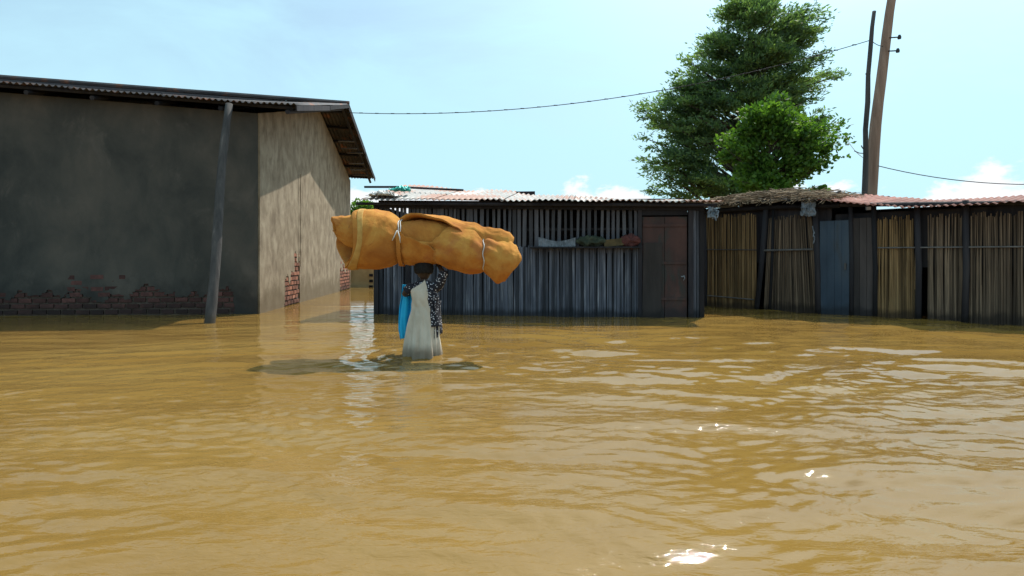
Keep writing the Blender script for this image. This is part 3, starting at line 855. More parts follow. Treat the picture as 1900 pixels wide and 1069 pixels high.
# rusty iron roof over the right part
t0 = tr(1530)
rr_ = MB()
zt0, zt1 = zr(1540, 372), zr(1663, 386)
corrugated(rr_, lambda s: R(t0 + s, -.32, zt0 + (zt1 - zt0) * min(s / (tr(1663) - t0), 1.15)), ru, lambda s: rn * 2.5 + Vector((0, 0, 0.30)), rL + .3 - t0, 2.55, amp=0.014, ragged=.05, lift=.012)
rroof = rr_.build('iron_roof', M['iron_rust'], rshed, smooth=True)
# thatch: thin base and a heap of loose sticks
tb = MB()
tA, tB = -0.45, tr(1545)
def thz(t):   # front edge height of thatch
    f = (t - tA) / (tB - tA)
    return zr(1330 + (1545 - 1330) * f, 384 - 12 * math.sin(min(f, 1) * 2.0))
nn_ = 40
V = np.zeros((nn_, 8, 3))
for i in range(nn_):
    t = tA + (tB - tA) * i / (nn_ - 1)
    for j in range(8):
        f = j / 7
        V[i, j] = R(t, -.28 + 2.6 * f, thz(t) + .02 + 0.36 * f * (0.55 + .45 * math.sin(i / nn_ * 3.14)) + 0.03 * mnoise.noise(Vector((t * 3, f * 5, 0))))
tba = grid_mesh('thatch_base', V, M['wood_dark'], rshed)
tba.modifiers.new('t', 'SOLIDIFY').thickness = 0.05
tk = MB()
for i in range(1500):
    t = random.uniform(tA, tB + .1); f = random.random() ** 1.5
    f3 = (t - tA) / (tB - tA)
    hump = 0.07 + 0.10 * math.sin(min(max(f3, 0), 1) * 3.0)
    z = thz(t) + .03 + 0.34 * f * (0.55 + .45 * math.sin(f3 * 3.14)) + random.uniform(-.03, hump * (0.9 if f < .5 else .8))
    c = R(t, -.30 + 2.4 * f, z)
    an = random.gauss(0, 0.55) if random.random() < .6 else random.uniform(-1.5, 1.5)
    dirv = (ru * math.cos(an) + rn * math.sin(an) + Vector((0, 0, random.gauss(0.0, .13)))).normalized()
    l = random.uniform(.12, .42); w = random.uniform(.004, .011)
    mid = c + Vector((0, 0, random.uniform(-.01, .02)))
    tk.tube([c - dirv * l / 2, mid, c + dirv * l / 2], [w, w, w * .6], 4)
for i in range(140):   # ragged fringe hanging over the edge
    t = random.uniform(tA, tB); c = R(t, -.30, thz(t) + random.uniform(-.02, .03))
    dv = (-rn * random.uniform(.3, 1) + ru * random.uniform(-.8, .8) + Vector((0, 0, random.uniform(-.6, .05)))).normalized()
    tk.tube([c, c + dv * random.uniform(.06, .2)], [.007, .004], 4)
tk.build('thatch', M['thatch'], rshed)
sk = MB(); sk.tube([P(1536, 368, 12.3), P(1548, 361, 12.2), P(1560, 354, 12.1)], [0.03, .028, .02], 6)
o = sk.build('broken_branch', M['wood_grey']); tag(o, 'short broken branch sticking up where thatch meets rusty iron roof', 'branch')
o = crumple('hanging_cloth', M['rag_grey'], (0, 0, 0), (0.13, 0.17, 0.05), 2.2, 18, 0.4)
o.rotation_euler = (math.radians(85), 0, -0.7); o.location = P(1500, 385, R(tr(1500), -.14, 0).y - .12); tag(o, 'small dark grey cloth hanging from the thatch beside the blue door', 'cloth')
sp_ = MB(); 
for q in range(5): sp_.tube([R(tr(1511 + q), -.10, zr(1511, 420 + q * 6)), R(tr(1513 + (q % 2) * 2), -.11, zr(1511, 428 + q * 6))], 0.012, 5)
sp_.build('string_knots', M['rag_grey'], rshed)

# ------------------------------------------------------------------ low wall far behind the gap
mb = MB()
lo = P(672, 533, 22.9)
mb.box((lo.x - .3, 22.95, 0.20), (3.2, 0.2, 1.04)); lwall = mb.build('low_wall', M['wall_tan'])
tag(lwall, 'low tan wall seen through the gap between house and slatted shed', 'wall')
mb = MB(); mb.box((lo.x - .3, 22.95, 0.745), (3.26, 0.26, 0.05)); mb.build('lit_edge', M['lit_cream'], lwall)  # pale strip paints the sunlit top edge of the wall
vb = Each('vent_block', M['wood_dark'], lwall)
for i in range(3): vb.box((lo.x + .36, 22.835, 0.02 + .22 * i), (0.14, 0.04, 0.10))

# ------------------------------------------------------------------ poles and wires
def ppole(name, pts, rad, m, label, n=12, jit=.03):
    mb = MB(); mb.tube(pts, rad, n, jitter=jit); o = mb.build(name, m, smooth=True); tag(o, label, 'pole'); return o
Yp = 16.5
pts = []
base = P(1612, 400, Yp); top = P(1664, -60, Yp)
for i in range(12):
    t = i / 11; q = base.lerp(top, t); q.x += 0.09 * math.sin(t * 3.1) * -1 + .012 * math.sin(t * 13); pts.append(q)
pts = [Vector((base.x - .3, Yp, -.5))] + pts
up_ = ppole('utility_pole', pts, [0.17] + [0.165 - .065 * i / 11 for i in range(12)], M['pole'], 'thick brown leaning wooden utility pole behind the rusty iron roof')
for px, py in ((1659, 70), (1656, 95)):
    ins = MB()
    c = P(px, py, Yp - .12); ins.tube([c + Vector((-.12, 0, 0)), c + Vector((.02, -.02, 0)), c + Vector((.12, -.04, 0.0))], 0.018, 6)
    ins.tube([c + Vector((.12, -.04, -.05)), c + Vector((.12, -.04, .0)), c + Vector((.12, -.04, .06))], [.045, .05, .03], 8)
    ins.build('insulator_bracket', M['wire'], up_)
Yq = 15.6
sp2 = [(1602, 400), (1605, 340), (1607, 290), (1606, 240), (1610, 190), (1611, 140), (1615, 90), (1618, 50), (1622, 21)]
pts = [P(a, b, Yq) for a, b in sp2]; pts = [Vector((pts[0].x, Yq, -.5))] + pts
thin = ppole('crooked_pole', pts, [.075] + [.072 - .003 * i for i in range(9)], M['pole_grey'], 'thin crooked grey pole standing left of the leaning utility pole', 8, .1)
tw = Each('branch_stub', M['pole_grey'], thin); tw.tube([P(1611, 138, Yq), P(1606, 137, Yq)], .018, 5); tw.tube([P(1607, 282, Yq), P(1600, 274, Yq), P(1598, 270, Yq)], .014, 5); tw.tube([P(1605, 285, Yq), P(1594, 284, Yq), P(1585, 280, Yq)], .012, 5)
def cable(name, a, b, sag, r, label, n=40, m='wire'):
    pts = []
    for i in range(n + 1):
        t = i / n; q = Vector(a).lerp(Vector(b), t); q.z -= sag * 4 * t * (1 - t); pts.append(q)
    mb = MB(); mb.tube(pts, r, 5); o = mb.build(name, M[m], smooth=True); tag(o, label, 'wire'); return o
wa, wb = P(643, 209, 17.0), P(1617, 74, Yq)
w1 = cable('overhead_wire', wa, wb, 0.62, 0.011, 'long sagging wire from the house ridge to the thin crooked pole')
kn = Each('splice', M['wire'], w1, True)
for t in np.linspace(.03, .97, 30):
    q = wa.lerp(wb, t); q.z -= .62 * 4 * t * (1 - t); kn.tube([q - Vector((.05, 0, -.004)), q + Vector((.05, 0, .004))], .0155, 5)
cable('short_wire', P(1617, 76, Yq), P(1638, 86, Yp - .1), 0.03, 0.010, 'short wire between the crooked pole and the utility pole', 10)
cable('drop_wire', P(1566, 248, 19), P(1606, 295, Yq), 0.12, 0.008, 'thin wire running from the green tree down to the crooked pole', 20)
cable('service_wire', P(1622, 306, Yp - .1), P(2250, 300, 14.5), 0.55, 0.012, 'dark wire leaving the utility pole to the right', 20)

# ------------------------------------------------------------------ trees
def leaves(centers, dirs, spread, n_per, ll, lw_, seed, droop=0.0, flat=0.45, along=0.5):
    g = np.random.default_rng(seed)
    C = np.repeat(np.asarray(centers), n_per, 0); D = np.repeat(np.asarray(dirs), n_per, 0)
    SPR = np.repeat(np.asarray(spread), n_per)[:, None]
    n = len(C)
    off = g.normal(size=(n, 3)) * np.array([1, 1, flat]) * SPR * .5
    off += D * (g.random((n, 1)) - .3) * SPR * along * 2
    pos = C + off
    L = D * 0.9 + g.normal(size=(n, 3)) * .62 + np.array([0, 0, -droop]); L /= np.linalg.norm(L, axis=1)[:, None]
    W = np.cross(L, g.normal(size=(n, 3))); W /= np.linalg.norm(W, axis=1)[:, None] + 1e-9
    s = (0.6 + 0.8 * g.random((n, 1)))
    a = pos; b = pos + L * ll * s * .45 + W * lw_ * s; c = pos + L * ll * s; d = pos + L * ll * s * .45 - W * lw_ * s
    V = np.stack([a, b, c, d], 1).reshape(-1, 3)
    Fq = np.arange(n * 4).reshape(n, 4)
    cl = np.repeat(g.random(len(centers)), n_per)
    rnd = np.clip(cl * .6 + g.random(n) * .5 - .05, 0, 1)
    return V, Fq, rnd

def make_tree(name, label, Y, trunk_px, trunk_r, ells, nlimb, n_per, ll, lw_, leafm, seed, depth=0.75, trunk_top=None, limb_up=0.25, spr=(.45, .8), droop=0.1, sub=5, flat=.4):
    g = random.Random(seed)
    bx = (trunk_px - CX) / F * Y
    t = thing(name, label, 'tree', (bx, Y, 0))
    tz = P(trunk_px, trunk_top, Y).z
    wood = MB()
    spine = [Vector((bx, Y, -.5))]
    for i in range(1, 11):
        f = i / 10; spine.append(Vector((bx + .25 * math.sin(f * 4) * f, Y + .2 * math.sin(f * 3 + 1), tz * f)))
    wood.tube(spine, [trunk_r * (1 - .85 * i / 10) for i in range(11)], 9, jitter=.06)
    def on_trunk(z):
        f = min(max(z / tz, .05), .98) * 10; i = int(f); return spine[i].lerp(spine[min(i + 1, 10)], f - i)
    cen, dirs, sp = [], [], []
    tot = sum(e[2] * e[3] for e in ells)
    for (ex, ey, rx, ry) in ells:
        k = max(3, int(nlimb * rx * ry / tot))
        for _ in range(k):
            # endpoint towards the shell of the ellipsoid
            while True:
                v = Vector((g.uniform(-1, 1), g.uniform(-1, 1), g.uniform(-1, 1)))
                if .5 < v.length < 1: break
            v *= (0.75 + .25 * g.random())
            cc = P(ex, ey, Y)
            mpp = Y / F
            tip = cc + Vector((v.x * rx * mpp, v.y * (rx * .5 + ry * .5) * depth * mpp, v.z * ry * mpp))
            rise = (tip - Vector((bx, Y, tip.z))).length
            st = on_trunk(max(0.8, tip.z - rise * (limb_up + .3 * g.random()) - .3))
            mid = st.lerp(tip, .5) + Vector((g.uniform(-.2, .2), g.uniform(-.2, .2), g.uniform(-.1, .3) + rise * .04))
            path = [st, st.lerp(mid, .5) + Vector((0, 0, .06)), mid, mid.lerp(tip, .5) + Vector((0, 0, .05)), tip]
            r0 = min(trunk_r * .28, .02 + rise * .014)
            wood.tube(path, [r0, r0 * .8, r0 * .6, r0 * .4, r0 * .15], 5)
            out = (tip - Vector((bx, Y, tip.z - .5))).normalized()
            for q in range(sub):
                f = 0.5 + .5 * (q + .6) / sub
                p = mid.lerp(tip, (f - .5) * 2)
                side = Vector((-out.y, out.x, 0)) * g.uniform(-1, 1) * .45
                dd = (out + side * 1.1 + Vector((0, 0, g.uniform(-.1, .45)))).normalized()
                pp_ = p + side + Vector((0, 0, g.uniform(-.15, .15)))
                if g.random() < .5: wood.tube([p, pp_], [.012, .006], 4)
                cen.append(tuple(pp_)); dirs.append(tuple(dd)); sp.append(g.uniform(*spr))
    wood.build('trunk', M['bark'], t, smooth=True)
    V, Fq, rnd = leaves(cen, dirs, sp, n_per, ll, lw_, seed, droop, flat)
    quad_mesh('crown', V, Fq, leafm, t, False, rnd)
    return t
make_tree('tall_tree', 'tall dark feathery tree, the largest, rising behind the sheds', 25.0, 1392, .34,
    [(1412, 75, 120, 92), (1390, 12, 62, 40), (1480, 45, 66, 44), (1455, 135, 122, 68), (1335, 205, 138, 84), (1268, 132, 62, 46), (1325, 100, 55, 44), (1246, 195, 74, 54), (1222, 262, 60, 52), (1245, 325, 80, 46), (1486, 215, 84, 74), (1345, 330, 88, 50)],
    250, 68, .17, .028, M['leaf_dark'], 21, trunk_top=-10, limb_up=.35, sub=6, flat=.30, spr=(.22, .50), droop=.0)
make_tree('leafy_tree', 'smaller bright green leafy tree in front of the tall dark one', 19.0, 1425, .16,
    [(1455, 212, 66, 42), (1402, 232, 50, 36), (1368, 272, 54, 30), (1490, 262, 55, 38), (1455, 300, 82, 38), (1385, 335, 66, 26), (1470, 350, 80, 24), (1538, 243, 30, 13), (1515, 295, 32, 30)],
    96, 46, .13, .046, M['leaf_bright'], 33, trunk_top=200, limb_up=.5, spr=(.15, .36), sub=4, flat=.5)
make_tree('distant_tree', 'small green treetop showing in the gap above the rolled mattress', 34.0, 674, .12,
    [(674, 394, 22, 12)], 14, 50, .2, .05, M['leaf_bright'], 5, trunk_top=392, spr=(.3, .5), sub=3)

# ------------------------------------------------------------------ person
pY = 6.72
person = thing('person', 'person in pale wrap dress and spotted blouse wading with a mattress on the head', 'person', (PX, pY, 0))
def W_(x, y, z): return Vector((PX + x, pY + y, z))
def skin_mesh(chains, root):
    """chains: list of lists of (pos, radius); identical positions merge"""
    key = {}; vs = []; rad = []; es = []
    for ch in chains:
        last = None
        for p, r in ch:
            k_ = tuple(round(c, 4) for c in p)
            if k_ not in key: key[k_] = len(vs); vs.append(tuple(p)); rad.append(r)
            i = key[k_]
            if last is not None: es.append((last, i))
            last = i
    me = bpy.data.meshes.new('sk'); me.from_pydata(vs, es, []); me.update()
    o = bpy.data.objects.new('sk', me); COL.objects.link(o)
    o.modifiers.new('s', 'SKIN'); 
    for i, r in enumerate(rad):
        me.skin_vertices[0].data[i].radius = (r, r); me.skin_vertices[0].data[i].use_root = (i == key[tuple(round(c, 4) for c in root)])
    sb = o.modifiers.new('b', 'SUBSURF'); sb.levels = 2; sb.render_levels = 2
    dg = bpy.context.evaluated_depsgraph_get(); dg.update()
    e = o.evaluated_get(dg); m2 = bpy.data.meshes.new_from_object(e)
    V = [v.co.copy() for v in m2.vertices]; Fc = [tuple(p.vertices) for p in m2.polygons]
    bpy.data.objects.remove(o); bpy.data.meshes.remove(m2)
    return V, Fc
pel = W_(0, 0, .40)
ch = [
    [(pel, .125), (W_(0, 0, .52), .105), (W_(.005, .0, .66), .115), (W_(.005, 0, .755), .09), (W_(.003, .005, .82), .056), (W_(.0, .012, .88), .054)],
    [(W_(.005, 0, .755), .09), (W_(.10, 0, .775), .055), (W_(.155, -.01, .79), .047), (W_(.20, -.03, .865), .040), (W_(.225, -.045, .94), .036), (W_(.195, -.01, .99), .030), (W_(.155, .03, 1.035), .022), (W_(.14, .04, 1.058), .026)],
    [(W_(.005, 0, .755), .09), (W_(-.09, 0, .77), .055), (W_(-.145, .0, .775), .045), (W_(-.19, .0, .74), .038), (W_(-.225, .01, .70), .035), (W_(-.215, .08, .685), .030), (W_(-.19, .16, .69), .023), (W_(-.18, .19, .69), .027)],
    [(pel, .125), (W_(.085, 0, .33), .085), (W_(.09, .05, .15), .07), (W_(.09, .06, -.05), .052), (W_(.09, .04, -.28), .045), (W_(.09, .04, -.43), .036), (W_(.09, .10, -.475), .036), (W_(.095, .19, -.485), .025)],
    [(pel, .125), (W_(-.085, 0, .33), .085), (W_(-.09, -.02, .15), .07), (W_(-.09, -.06, -.05), .052), (W_(-.09, -.10, -.28), .045), (W_(-.09, -.12, -.43), .036), (W_(-.09, -.06, -.475), .036), (W_(-.095, .03, -.485), .025)],
]
# fingers: right hand pressed flat under the mattress, left hand closed on the cloth
hr = W_(.14, .04, 1.058)
for i, (dx, l) in enumerate(((-.028, .066), (-.010, .076), (.009, .072), (.027, .056))):
    b0 = hr + Vector((dx * .5, .012, .018)); ch.append([(hr, .026), (b0 + Vector((dx * .5, .02, .008)), .0095), (b0 + Vector((dx * .6, .02 + l * .5, .016)), .0085), (b0 + Vector((dx * .65, .02 + l, .012)), .0072)])
ch.append([(hr, .026), (hr + Vector((-.036, -.004, .006)), .0105), (hr + Vector((-.058, .014, .016)), .0085)])
hl = W_(-.18, .19, .69)
for i, (dz_, l) in enumerate(((.026, .03), (.009, .036), (-.009, .034), (-.025, .028))):
    ch.append([(hl, .027), (hl + Vector((.002, .035, dz_)), .0095), (hl + Vector((-.022, .042 + l * .3, dz_ - .004)), .0085), (hl + Vector((-.040, .022, dz_ - .008)), .0075)])
ch.append([(hl, .027), (hl + Vector((-.022, .006, .030)), .0105), (hl + Vector((-.042, .022, .026)), .0085)])
V, Fc = skin_mesh(ch, pel)
# head: deformed ball, then merged into the body by a voxel remesh
hc = W_(0.0, .012, .965)
def ball(c, rx, ry, rz, fn=None, n=28, m=20):
    vs, fs = [], []
    for j in range(m + 1):
        ph = math.pi * j / m
        for i in range(n):
            th_ = 2 * math.pi * i / n
            d = Vector((math.sin(ph) * math.cos(th_), math.sin(ph) * math.sin(th_), math.cos(ph)))
            q = Vector((d.x * rx, d.y * ry, d.z * rz))
            if fn: q = fn(d, q)
            vs.append(Vector(c) + q)
    for j in range(m):
        for i in range(n):
            i2 = (i + 1) % n; fs.append((j * n + i, (j + 1) * n + i, (j + 1) * n + i2, j * n + i2))
    return vs, fs
def headshape(d, q):   # face looks towards +Y (away from the camera)
    if d.z < 0: q.x *= 1 - .22 * min(1, -d.z) ; q.y += .012 * (-d.z)
    if d.y > .55 and abs(d.x) < .22 and -.35 < d.z < .15: q.y += .020 * (1 - abs(d.x) / .22) * (1 - abs(d.z + .15) / .3)   # nose
    if d.y > .6 and .05 < d.z < .28 and .12 < abs(d.x) < .5: q.y -= .007                                                    # eye sockets
    if d.y > .7 and -.55 < d.z < -.38 and abs(d.x) < .3: q.y += .006                                                        # lips
    return q
parts = [(V, Fc), ball(hc, .084, .100, .118, headshape)]
for sx in (-1, 1): parts.append(ball(hc + Vector((sx * .086, -.005, -.012)), .012, .022, .032, n=12, m=8))
vv, ff = [], []
for a, b in parts:
    k_ = len(vv); vv += [tuple(p) for p in a]; ff += [tuple(i + k_ for i in f) for f in b]
me = bpy.data.meshes.new('body'); me.from_pydata(vv, [], ff); me.update()
tmp = bpy.data.objects.new('tmp', me); COL.objects.link(tmp)
rm = tmp.modifiers.new('r', 'REMESH'); rm.mode = 'VOXEL'; rm.voxel_size = .0065; rm.use_smooth_shade = True
sm = tmp.modifiers.new('sm', 'SMOOTH'); sm.iterations = 2; sm.factor = .4
dg = bpy.context.evaluated_depsgraph_get(); dg.update()
bm_ = bpy.data.meshes.new_from_object(tmp.evaluated_get(dg)); bpy.data.objects.remove(tmp)
bm_.name = 'body'; bm_.materials.clear()
body = link('body', bm_, M['skin'], person)
def hairshape(d, q):
    n = mnoise.noise(Vector((d.x * 9, d.y * 9, d.z * 9))) * .006
    q = q * (1 + n * 6)
    if d.y > .35 and d.z < .35: q.y *= .80; q.x *= .88       # leave the face free
    if d.z < -.45: q *= .82
    return q
a, b = ball(hc + Vector((0, -.010, .022)), .112, .118, .118, hairshape, 40, 28)
hm = MB(); hm.add(a, b); hm.build('hair', M['hair'], person, smooth=True)

# white wrap: tied over the left shoulder, falling to the water
def spotted():
    m, nt, bs = nodes_of('spotted_cotton')
    v = coord(nt); vo = nt.nodes.new('ShaderNodeTexVoronoi'); vo.inputs['Scale'].default_value = 46
    nt.links.new(v, vo.inputs['Vector'])
    n = noise_(nt, v, 12, 3)
    f = maprange(nt, mathn(nt, 'ADD', vo.outputs['Distance'], mathn(nt, 'MULTIPLY', n, .25)), .36, .44, 1, 0)
    nt.links.new(mixc_(nt, f, (0.010, 0.010, 0.018), (0.62, 0.62, 0.66)), bs.inputs['Base Color'])
    bs.inputs['Roughness'].default_value = .85
    return m
M['spotted'] = spotted()
M['wrap'] = generic('pale_wrap_cloth', [(0.25, (0.42, 0.355, 0.27)), (0.6, (0.63, 0.555, 0.45)), (0.9, (0.74, 0.67, 0.56))], .88, 5, (1, 1, .5), bump=.15,
    wet=.14, wet_col=(0.12, 0.085, 0.05))
def loft(name, m, rings, parent, thick=.006):
    V = np.array(rings)
    V = np.concatenate([V, V[:, :1]], 1)
    o = grid_mesh(name, V, m, parent, smooth=True)
    md = o.modifiers.new('t', 'SOLIDIFY'); md.thickness = thick
    md.offset = 0
    return o
NT = 96
def torso_r(z):   # half widths (x, y) of the clothed figure at height z
    tab = [(-.12, .195, .18), (.05, .190, .175), (.2, .178, .165), (.33, .165, .155), (.45, .148, .145), (.56, .128, .122), (.66, .135, .13), (.74, .145, .115), (.80, .120, .085), (.86, .065, .065)]
    for (z0, a0, b0), (z1, a1, b1) in zip(tab, tab[1:]):
        if z <= z1:
            f = max(0, (z - z0) / (z1 - z0)); return a0 + (a1 - a0) * f, b0 + (b1 - b0) * f
    return tab[-1][1:]
def wrap_top(x):
    # top edge of the wrap, by side: high over the left shoulder and towards the neck, low on the right
    if x < -.10: return .775 + (x + .10) * .4
    if x < .045: return .775 + (x + .10) * .62
    if x < .075: return .865 - (x - .045) / .03 * .27
    return .595 - (x - .075) * .25
rings = []
NZ = 64
for j in range(NZ):
    f = j / (NZ - 1); ring = []
    for i in range(NT):
        an = 2 * math.pi * i / NT
        cx_, sy_ = math.cos(an), math.sin(an)
        tp = wrap_top(cx_ * .14)
        z = -.12 + (tp + .12) * f
        a, b = torso_r(z)
        lowf = max(0, (.60 - z) / .7)
        fold = (.020 * math.sin(an * 7 + 2.0 + z * 2.2) + .012 * math.sin(an * 13 + z * 4 + 1) + .007 * math.sin(an * 23 - z * 3)) * lowf ** .8
        fold += .006 * mnoise.noise(Vector((cx_ * 5, sy_ * 5, z * 7)))
        diag = .007 * math.sin((z * 40 + cx_ * 9)) * (1 if .45 < z < .7 else 0) * math.exp(-((z - .57) / .08) ** 2)
        sc_ = 1 + (fold + diag) / .15
        ox = .03 * lowf * (-.6)
        ring.append((PX + ox + (a * cx_) * sc_, pY + (b * sy_) * sc_ - .02 * lowf * (sy_ < 0), z))
    rings.append(ring)
loft('wrap_dress', M['wrap'], rings, person)
# spotted blouse: torso under the wrap and the raised right sleeve
rings = []
for j in range(30):
    z = .34 + (.80 - .34) * j / 29; ring = []
    for i in range(NT):
        an = 2 * math.pi * i / NT; a, b = torso_r(z)
        k_ = .93 + .03 * mnoise.noise(Vector((math.cos(an) * 3, math.sin(an) * 3, z * 8)))
        ext = 0
        if math.cos(an) > .3: ext = .030 * (math.cos(an) - .3) * (1 if z < .66 else max(0, (.75 - z) / .09))
        ring.append((PX + a * k_ * math.cos(an) + ext * 1.6 + (.012 if math.cos(an) > 0 else 0), pY + b * k_ * math.sin(an) - ext * .3, z))
    rings.append(ring)
for z, s_ in ((.825, .75), (.84, .62), (.85, .5)):
    rings.append([(PX + .14 * s_ * math.cos(2 * math.pi * i / NT), pY + .10 * s_ * math.sin(2 * math.pi * i / NT), z) for i in range(NT)])
loft('blouse', M['spotted'], rings, person, .004)
def sleeve(pts, rad):
    mb = MB(); mb.tube(pts, rad, 16, cap=False, jitter=.06); return mb
sl = sleeve([W_(.07, 0, .755), W_(.13, -.005, .775), W_(.165, -.012, .80), W_(.20, -.032, .86), W_(.228, -.045, .925), W_(.222, -.04, .955)], [.065, .066, .060, .056, .050, .047])
sl.build('sleeve', M['spotted'], person, smooth=True)
sl = sleeve([W_(-.07, 0, .75), W_(-.125, 0, .772), W_(-.165, 0, .762), W_(-.20, .003, .73)], [.058, .057, .054, .050])
sl.build('sleeve', M['spotted'], person, smooth=True)
# blouse tail hanging at the right hip
V = np.zeros((14, 22, 3))
for i in range(14):
    for j in range(22):
        f, g_ = i / 13, j / 21; z = .62 - .42 * g_
        V[i, j] = (PX + .125 + .055 * f + .035 * g_ * (1 - .6 * g_) + .008 * math.sin(f * 9 + g_ * 5), pY - .10 + .16 * f + .010 * math.sin(f * 14), z + .05 * f * g_)
o = grid_mesh('blouse_tail', V, M['spotted'], person); md = o.modifiers.new('t', 'SOLIDIFY'); md.thickness = .004

# bright blue cloth hanging from the left forearm
V = np.zeros((26, 40, 3))
for i in range(26):
    for j in range(40):
        f, g_ = i / 25, j / 39
        z = .80 - .64 * g_ + (.02 * math.sin(f * 7)) * g_
        wdt = .055 + .045 * min(1, g_ * 2.5) - .03 * max(0, g_ - .8) * 3
        x = -.215 + (f - .5) * 2 * wdt * .95 + .008 * math.sin(g_ * 6)
        y = .13 + .025 * math.sin(f * 11 + g_ * 1.5) + .012 * math.sin(f * 23)
        V[i, j] = W_(x, y, z)
o = grid_mesh('blue_cloth', V, M['blue_cloth']); md = o.modifiers.new('t', 'SOLIDIFY'); md.thickness = .007
tag(o, 'bright blue cloth hanging from the left arm of the wading person', 'cloth')

# ------------------------------------------------------------------ the rolled foam mattress
mY = 6.74
mat_ = thing('foam_mattress', 'rolled yellow foam mattress tied with string, balanced on the wading person\'s head', 'mattress', (PX - .0, mY, 1.1))
mpp = mY / F
def zpx(y): return CH + (HY - y) * mpp
def xpx(x): return (x - CX) * mpp
def interp(tab, x):
    if x <= tab[0][0]: return tab[0][1:]
    for a, b in zip(tab, tab[1:]):
        if x <= b[0]:
            f = (x - a[0]) / (b[0] - a[0]); f = f * f * (3 - 2 * f)
            return tuple(p + (q - p) * f for p, q in zip(a[1:], b[1:]))
    return tab[-1][1:]
def fold(name, x0, x1, tab, ang, thick=.045, grow=0.0, yoff=0.0, n=90, m=72, seed=0.0, wr=1.0, spiral=0.0, pinch=(), flare=(0, 0), cut=None, cut_r=None, parent=None, m_='foam'):
    """a thick foam sheet bent round the roll. tab: px -> (top, bottom); ang: px -> (theta0, theta1) degrees, 0 = towards camera, 90 = up.
    cut / cut_r: how far the left / right end is cut back, by angle (front, bottom, back, top)"""
    outer = np.zeros((n, m, 3)); inner = np.zeros((n, m, 3))
    def cutv(c, t):
        t = (-t) % (2 * math.pi) / (math.pi / 2); k_ = int(t) % 4; f = t - int(t); f = f * f * (3 - 2 * f)
        return c[k_] * (1 - f) + c[(k_ + 1) % 4] * f
    for i in range(n):
        px = x0 + (x1 - x0) * i / (n - 1)
        yt, yb = interp(tab, px); a0, a1 = interp(ang, px)
        zc = (zpx(yt) + zpx(yb)) / 2; rz = (zpx(yt) - zpx(yb)) / 2
        for j in range(m):
            g_ = j / (m - 1); th_ = math.radians(a0 + (a1 - a0) * g_)
            arc = abs(a1 - a0) * math.pi / 180 * rz
            k_ = 1 - spiral * max(0, (g_ - .45)) / .55
            q = Vector((px * .020 + seed, math.cos(th_) * 1.0, math.sin(th_) * 1.0 + g_ * .6))
            w = wr * (.011 * mnoise.noise(q * 1.1) + .005 * mnoise.noise(q * 2.7 + Vector((3, 3, 3))) + .0030 * mnoise.noise(q * 7))
            pf_ = 1.0
            for (pp0, pw, pa) in pinch:
                u_ = (px - pp0) / pw; pf_ -= pa * math.exp(-abs(u_) ** 1.3)
                # creases fanning out from the tie
                w += .010 * wr * math.sin(th_ * 9 + seed + u_ * .5) * math.exp(-abs(u_) / 2.4) * (1 - math.exp(-abs(u_) / .5))
            e0, e1 = g_ * arc, (1 - g_) * arc
            w += flare[0] * math.exp(-e0 / .035) + flare[1] * math.exp(-e1 / .035)
            ed = min(e0, e1, (px - x0) * mpp + .004, (x1 - px) * mpp + .004)
            tk_ = thick * (0.62 + .38 * min(1, ed / .018))
            R_ = (rz * k_ + grow) * pf_ + w - (thick - tk_) * .5
            R2 = max(.004, R_ - tk_)
            xx = px
            if cut: xx += cutv(cut, th_) * math.exp(-(px - x0) / 26.0)
            if cut_r: xx += cutv(cut_r, th_) * math.exp(-(x1 - px) / 26.0)
            xx = xpx(xx) + .008 * mnoise.noise(Vector((g_ * 6, seed, i * .02)))
            for arr, rr in ((outer, R_), (inner, R2)):
                arr[i, j] = (xx, mY + yoff - math.cos(th_) * rr * .92, zc + math.sin(th_) * rr)
    nV = n * m; idx = np.arange(nV).reshape(n, m)
    def q4(a, b, c, d): return np.stack([a, b, c, d], -1).reshape(-1, 4)
    Fo = q4(idx[:-1, :-1], idx[1:, :-1], idx[1:, 1:], idx[:-1, 1:])
    Fi = Fo[:, ::-1] + nV
    r1 = q4(idx[0, :-1], idx[0, 1:], idx[0, 1:] + nV, idx[0, :-1] + nV); r2 = q4(idx[-1, 1:], idx[-1, :-1], idx[-1, :-1] + nV, idx[-1, 1:] + nV)
    r3 = q4(idx[1:, 0], idx[:-1, 0], idx[:-1, 0] + nV, idx[1:, 0] + nV); r4 = q4(idx[:-1, -1], idx[1:, -1], idx[1:, -1] + nV, idx[:-1, -1] + nV)
    o = quad_mesh(name, np.concatenate([outer.reshape(-1, 3), inner.reshape(-1, 3)]), np.concatenate([Fo, Fi, r1, r2, r3, r4]), M[m_], parent or mat_, True)
    return o
tabA = [(612, 400, 497), (660, 390, 499), (690, 389, 499), (720, 393, 497), (744, 401, 492), (770, 397, 489), (820, 401, 480), (880, 414, 480), (898, 421, 482), (925, 424, 484), (944, 431, 482), (954, 440, 476)]
# outer layer, left half: cut obliquely so that the open end shows
fold('foam_roll', 614, 748, tabA, [(612, 100, -262), (700, 96, -262), (748, 84, -262)], thick=.046, seed=1.0, n=120, m=130,
     pinch=((746, 11, .18),), cut=(76, 26, -2, 44), flare=(.012, 0))
# the layer that pokes out of the open end
fold('foam_core', 613, 742, [(612, 404, 447), (660, 400, 462), (742, 412, 480)], [(612, 120, -520), (742, 120, -520)], thick=.030, spiral=.62, seed=8.0, m=150, n=60, cut=(16, 16, 0, 2), wr=2.4)
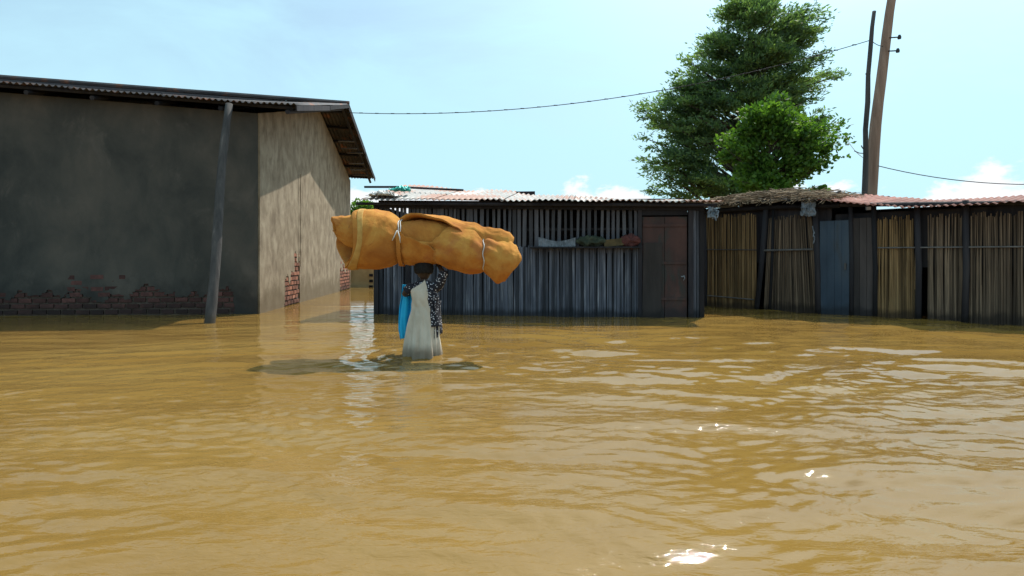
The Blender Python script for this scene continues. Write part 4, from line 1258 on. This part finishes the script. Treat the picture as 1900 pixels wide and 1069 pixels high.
# outer layer, right half: open along the front, its upper lip overhanging a hollow
fold('foam_roll', 744, 954, tabA, [(744, 72, 350), (775, 64, 352), (815, 50, 345), (850, 30, 330), (880, -8, 320), (954, -20, 320)], thick=.042, seed=2.5, n=150, m=110,
     pinch=((744, 11, .18), (900, 9, .05)), flare=(.035, 0), cut_r=(-4, -6, -6, 0))
fold('foam_core', 746, 946, [(746, 412, 484), (790, 409, 478), (850, 420, 476), (946, 442, 474)], [(746, 130, -220), (946, 130, -220)], thick=.03, seed=5.0, m=70, n=70, wr=2.0)
# lower front flap in the middle
fold('foam_fold', 747, 824, [(745, 404, 492), (780, 402, 491), (824, 408, 488)], [(745, 22, -175), (765, 6, -175), (795, -8, -175), (824, -34, -175)], thick=.036, grow=.010, seed=13.0, pinch=((746, 8, .12),), wr=1.3, flare=(.045, 0))
# big front fold on the right half
tabB = [(800, 440, 482), (815, 432, 492), (838, 424, 500), (880, 428, 508), (897, 436, 509), (903, 438, 511), (930, 446, 525), (950, 452, 522), (962, 458, 510), (968, 464, 498)]
fold('foam_fold', 801, 967, tabB, [(800, 18, -150), (815, 40, -180), (838, 74, -230), (885, 80, -230), (967, 84, -230)], thick=.040, grow=.0, yoff=-.085, seed=17.0, n=130, m=100,
     pinch=((899, 8, .19), (798, 10, .25)), wr=1.25, flare=(.028, 0), cut_r=(0, -26, -30, -6))
fold('foam_core', 812, 950, [(800, 450, 478), (850, 442, 490), (900, 452, 498), (950, 468, 505)], [(800, 150, -200), (955, 150, -200)], thick=.04, yoff=-.08, seed=27.0, m=60, n=50)
# pale strip of foam wound round the roll beside its open end
fold('foam_strip', 676, 685, [(612, 400, 497), (660, 390, 499), (690, 389, 499)], [(676, 118, -118), (686, 118, -118)], thick=.022, grow=.010, seed=41.0, n=10, m=70, wr=.5, cut=(0, -30, -40, -8), m_='foam_pale')
# strings
sg = Each('string', M['white_bits'], mat_, True)
def ring(px, tab, grow, w=.006, yo=0.0, a0=150, a1=-150, loose=0.0):
    yt, yb = interp(tab, px); zc = (zpx(yt) + zpx(yb)) / 2; rz = (zpx(yt) - zpx(yb)) / 2 + grow
    pts = []
    for k_ in range(40):
        th_ = math.radians(a0 + (a1 - a0) * k_ / 39)
        pts.append(Vector((xpx(px) + .008 * math.sin(k_ * .9), mY + yo - math.cos(th_) * rz * .93, zc + math.sin(th_) * rz)))
    sg.tube(pts, w, 5)
ring(744, tabA, -.040, .007); ring(748, tabA, -.034, .006)
ring(899, tabB, -.036, .006, -.085)
sg.tube([Vector((xpx(746), mY - .30, zpx(430))), Vector((xpx(742), mY - .315, zpx(440))), Vector((xpx(738), mY - .31, zpx(448)))], .006, 5)
sg.tube([Vector((xpx(747), mY - .30, zpx(430))), Vector((xpx(751), mY - .315, zpx(441))), Vector((xpx(752), mY - .30, zpx(452)))], .006, 5)
# loose strap of foam cut-off hanging down the front at the tie
fold('foam_strip', 742.5, 750, [(740, 402, 493), (752, 402, 493)], [(740, 20, -110), (752, 20, -110)], thick=.012, grow=.006, seed=31.0, n=8, m=40, wr=.3)
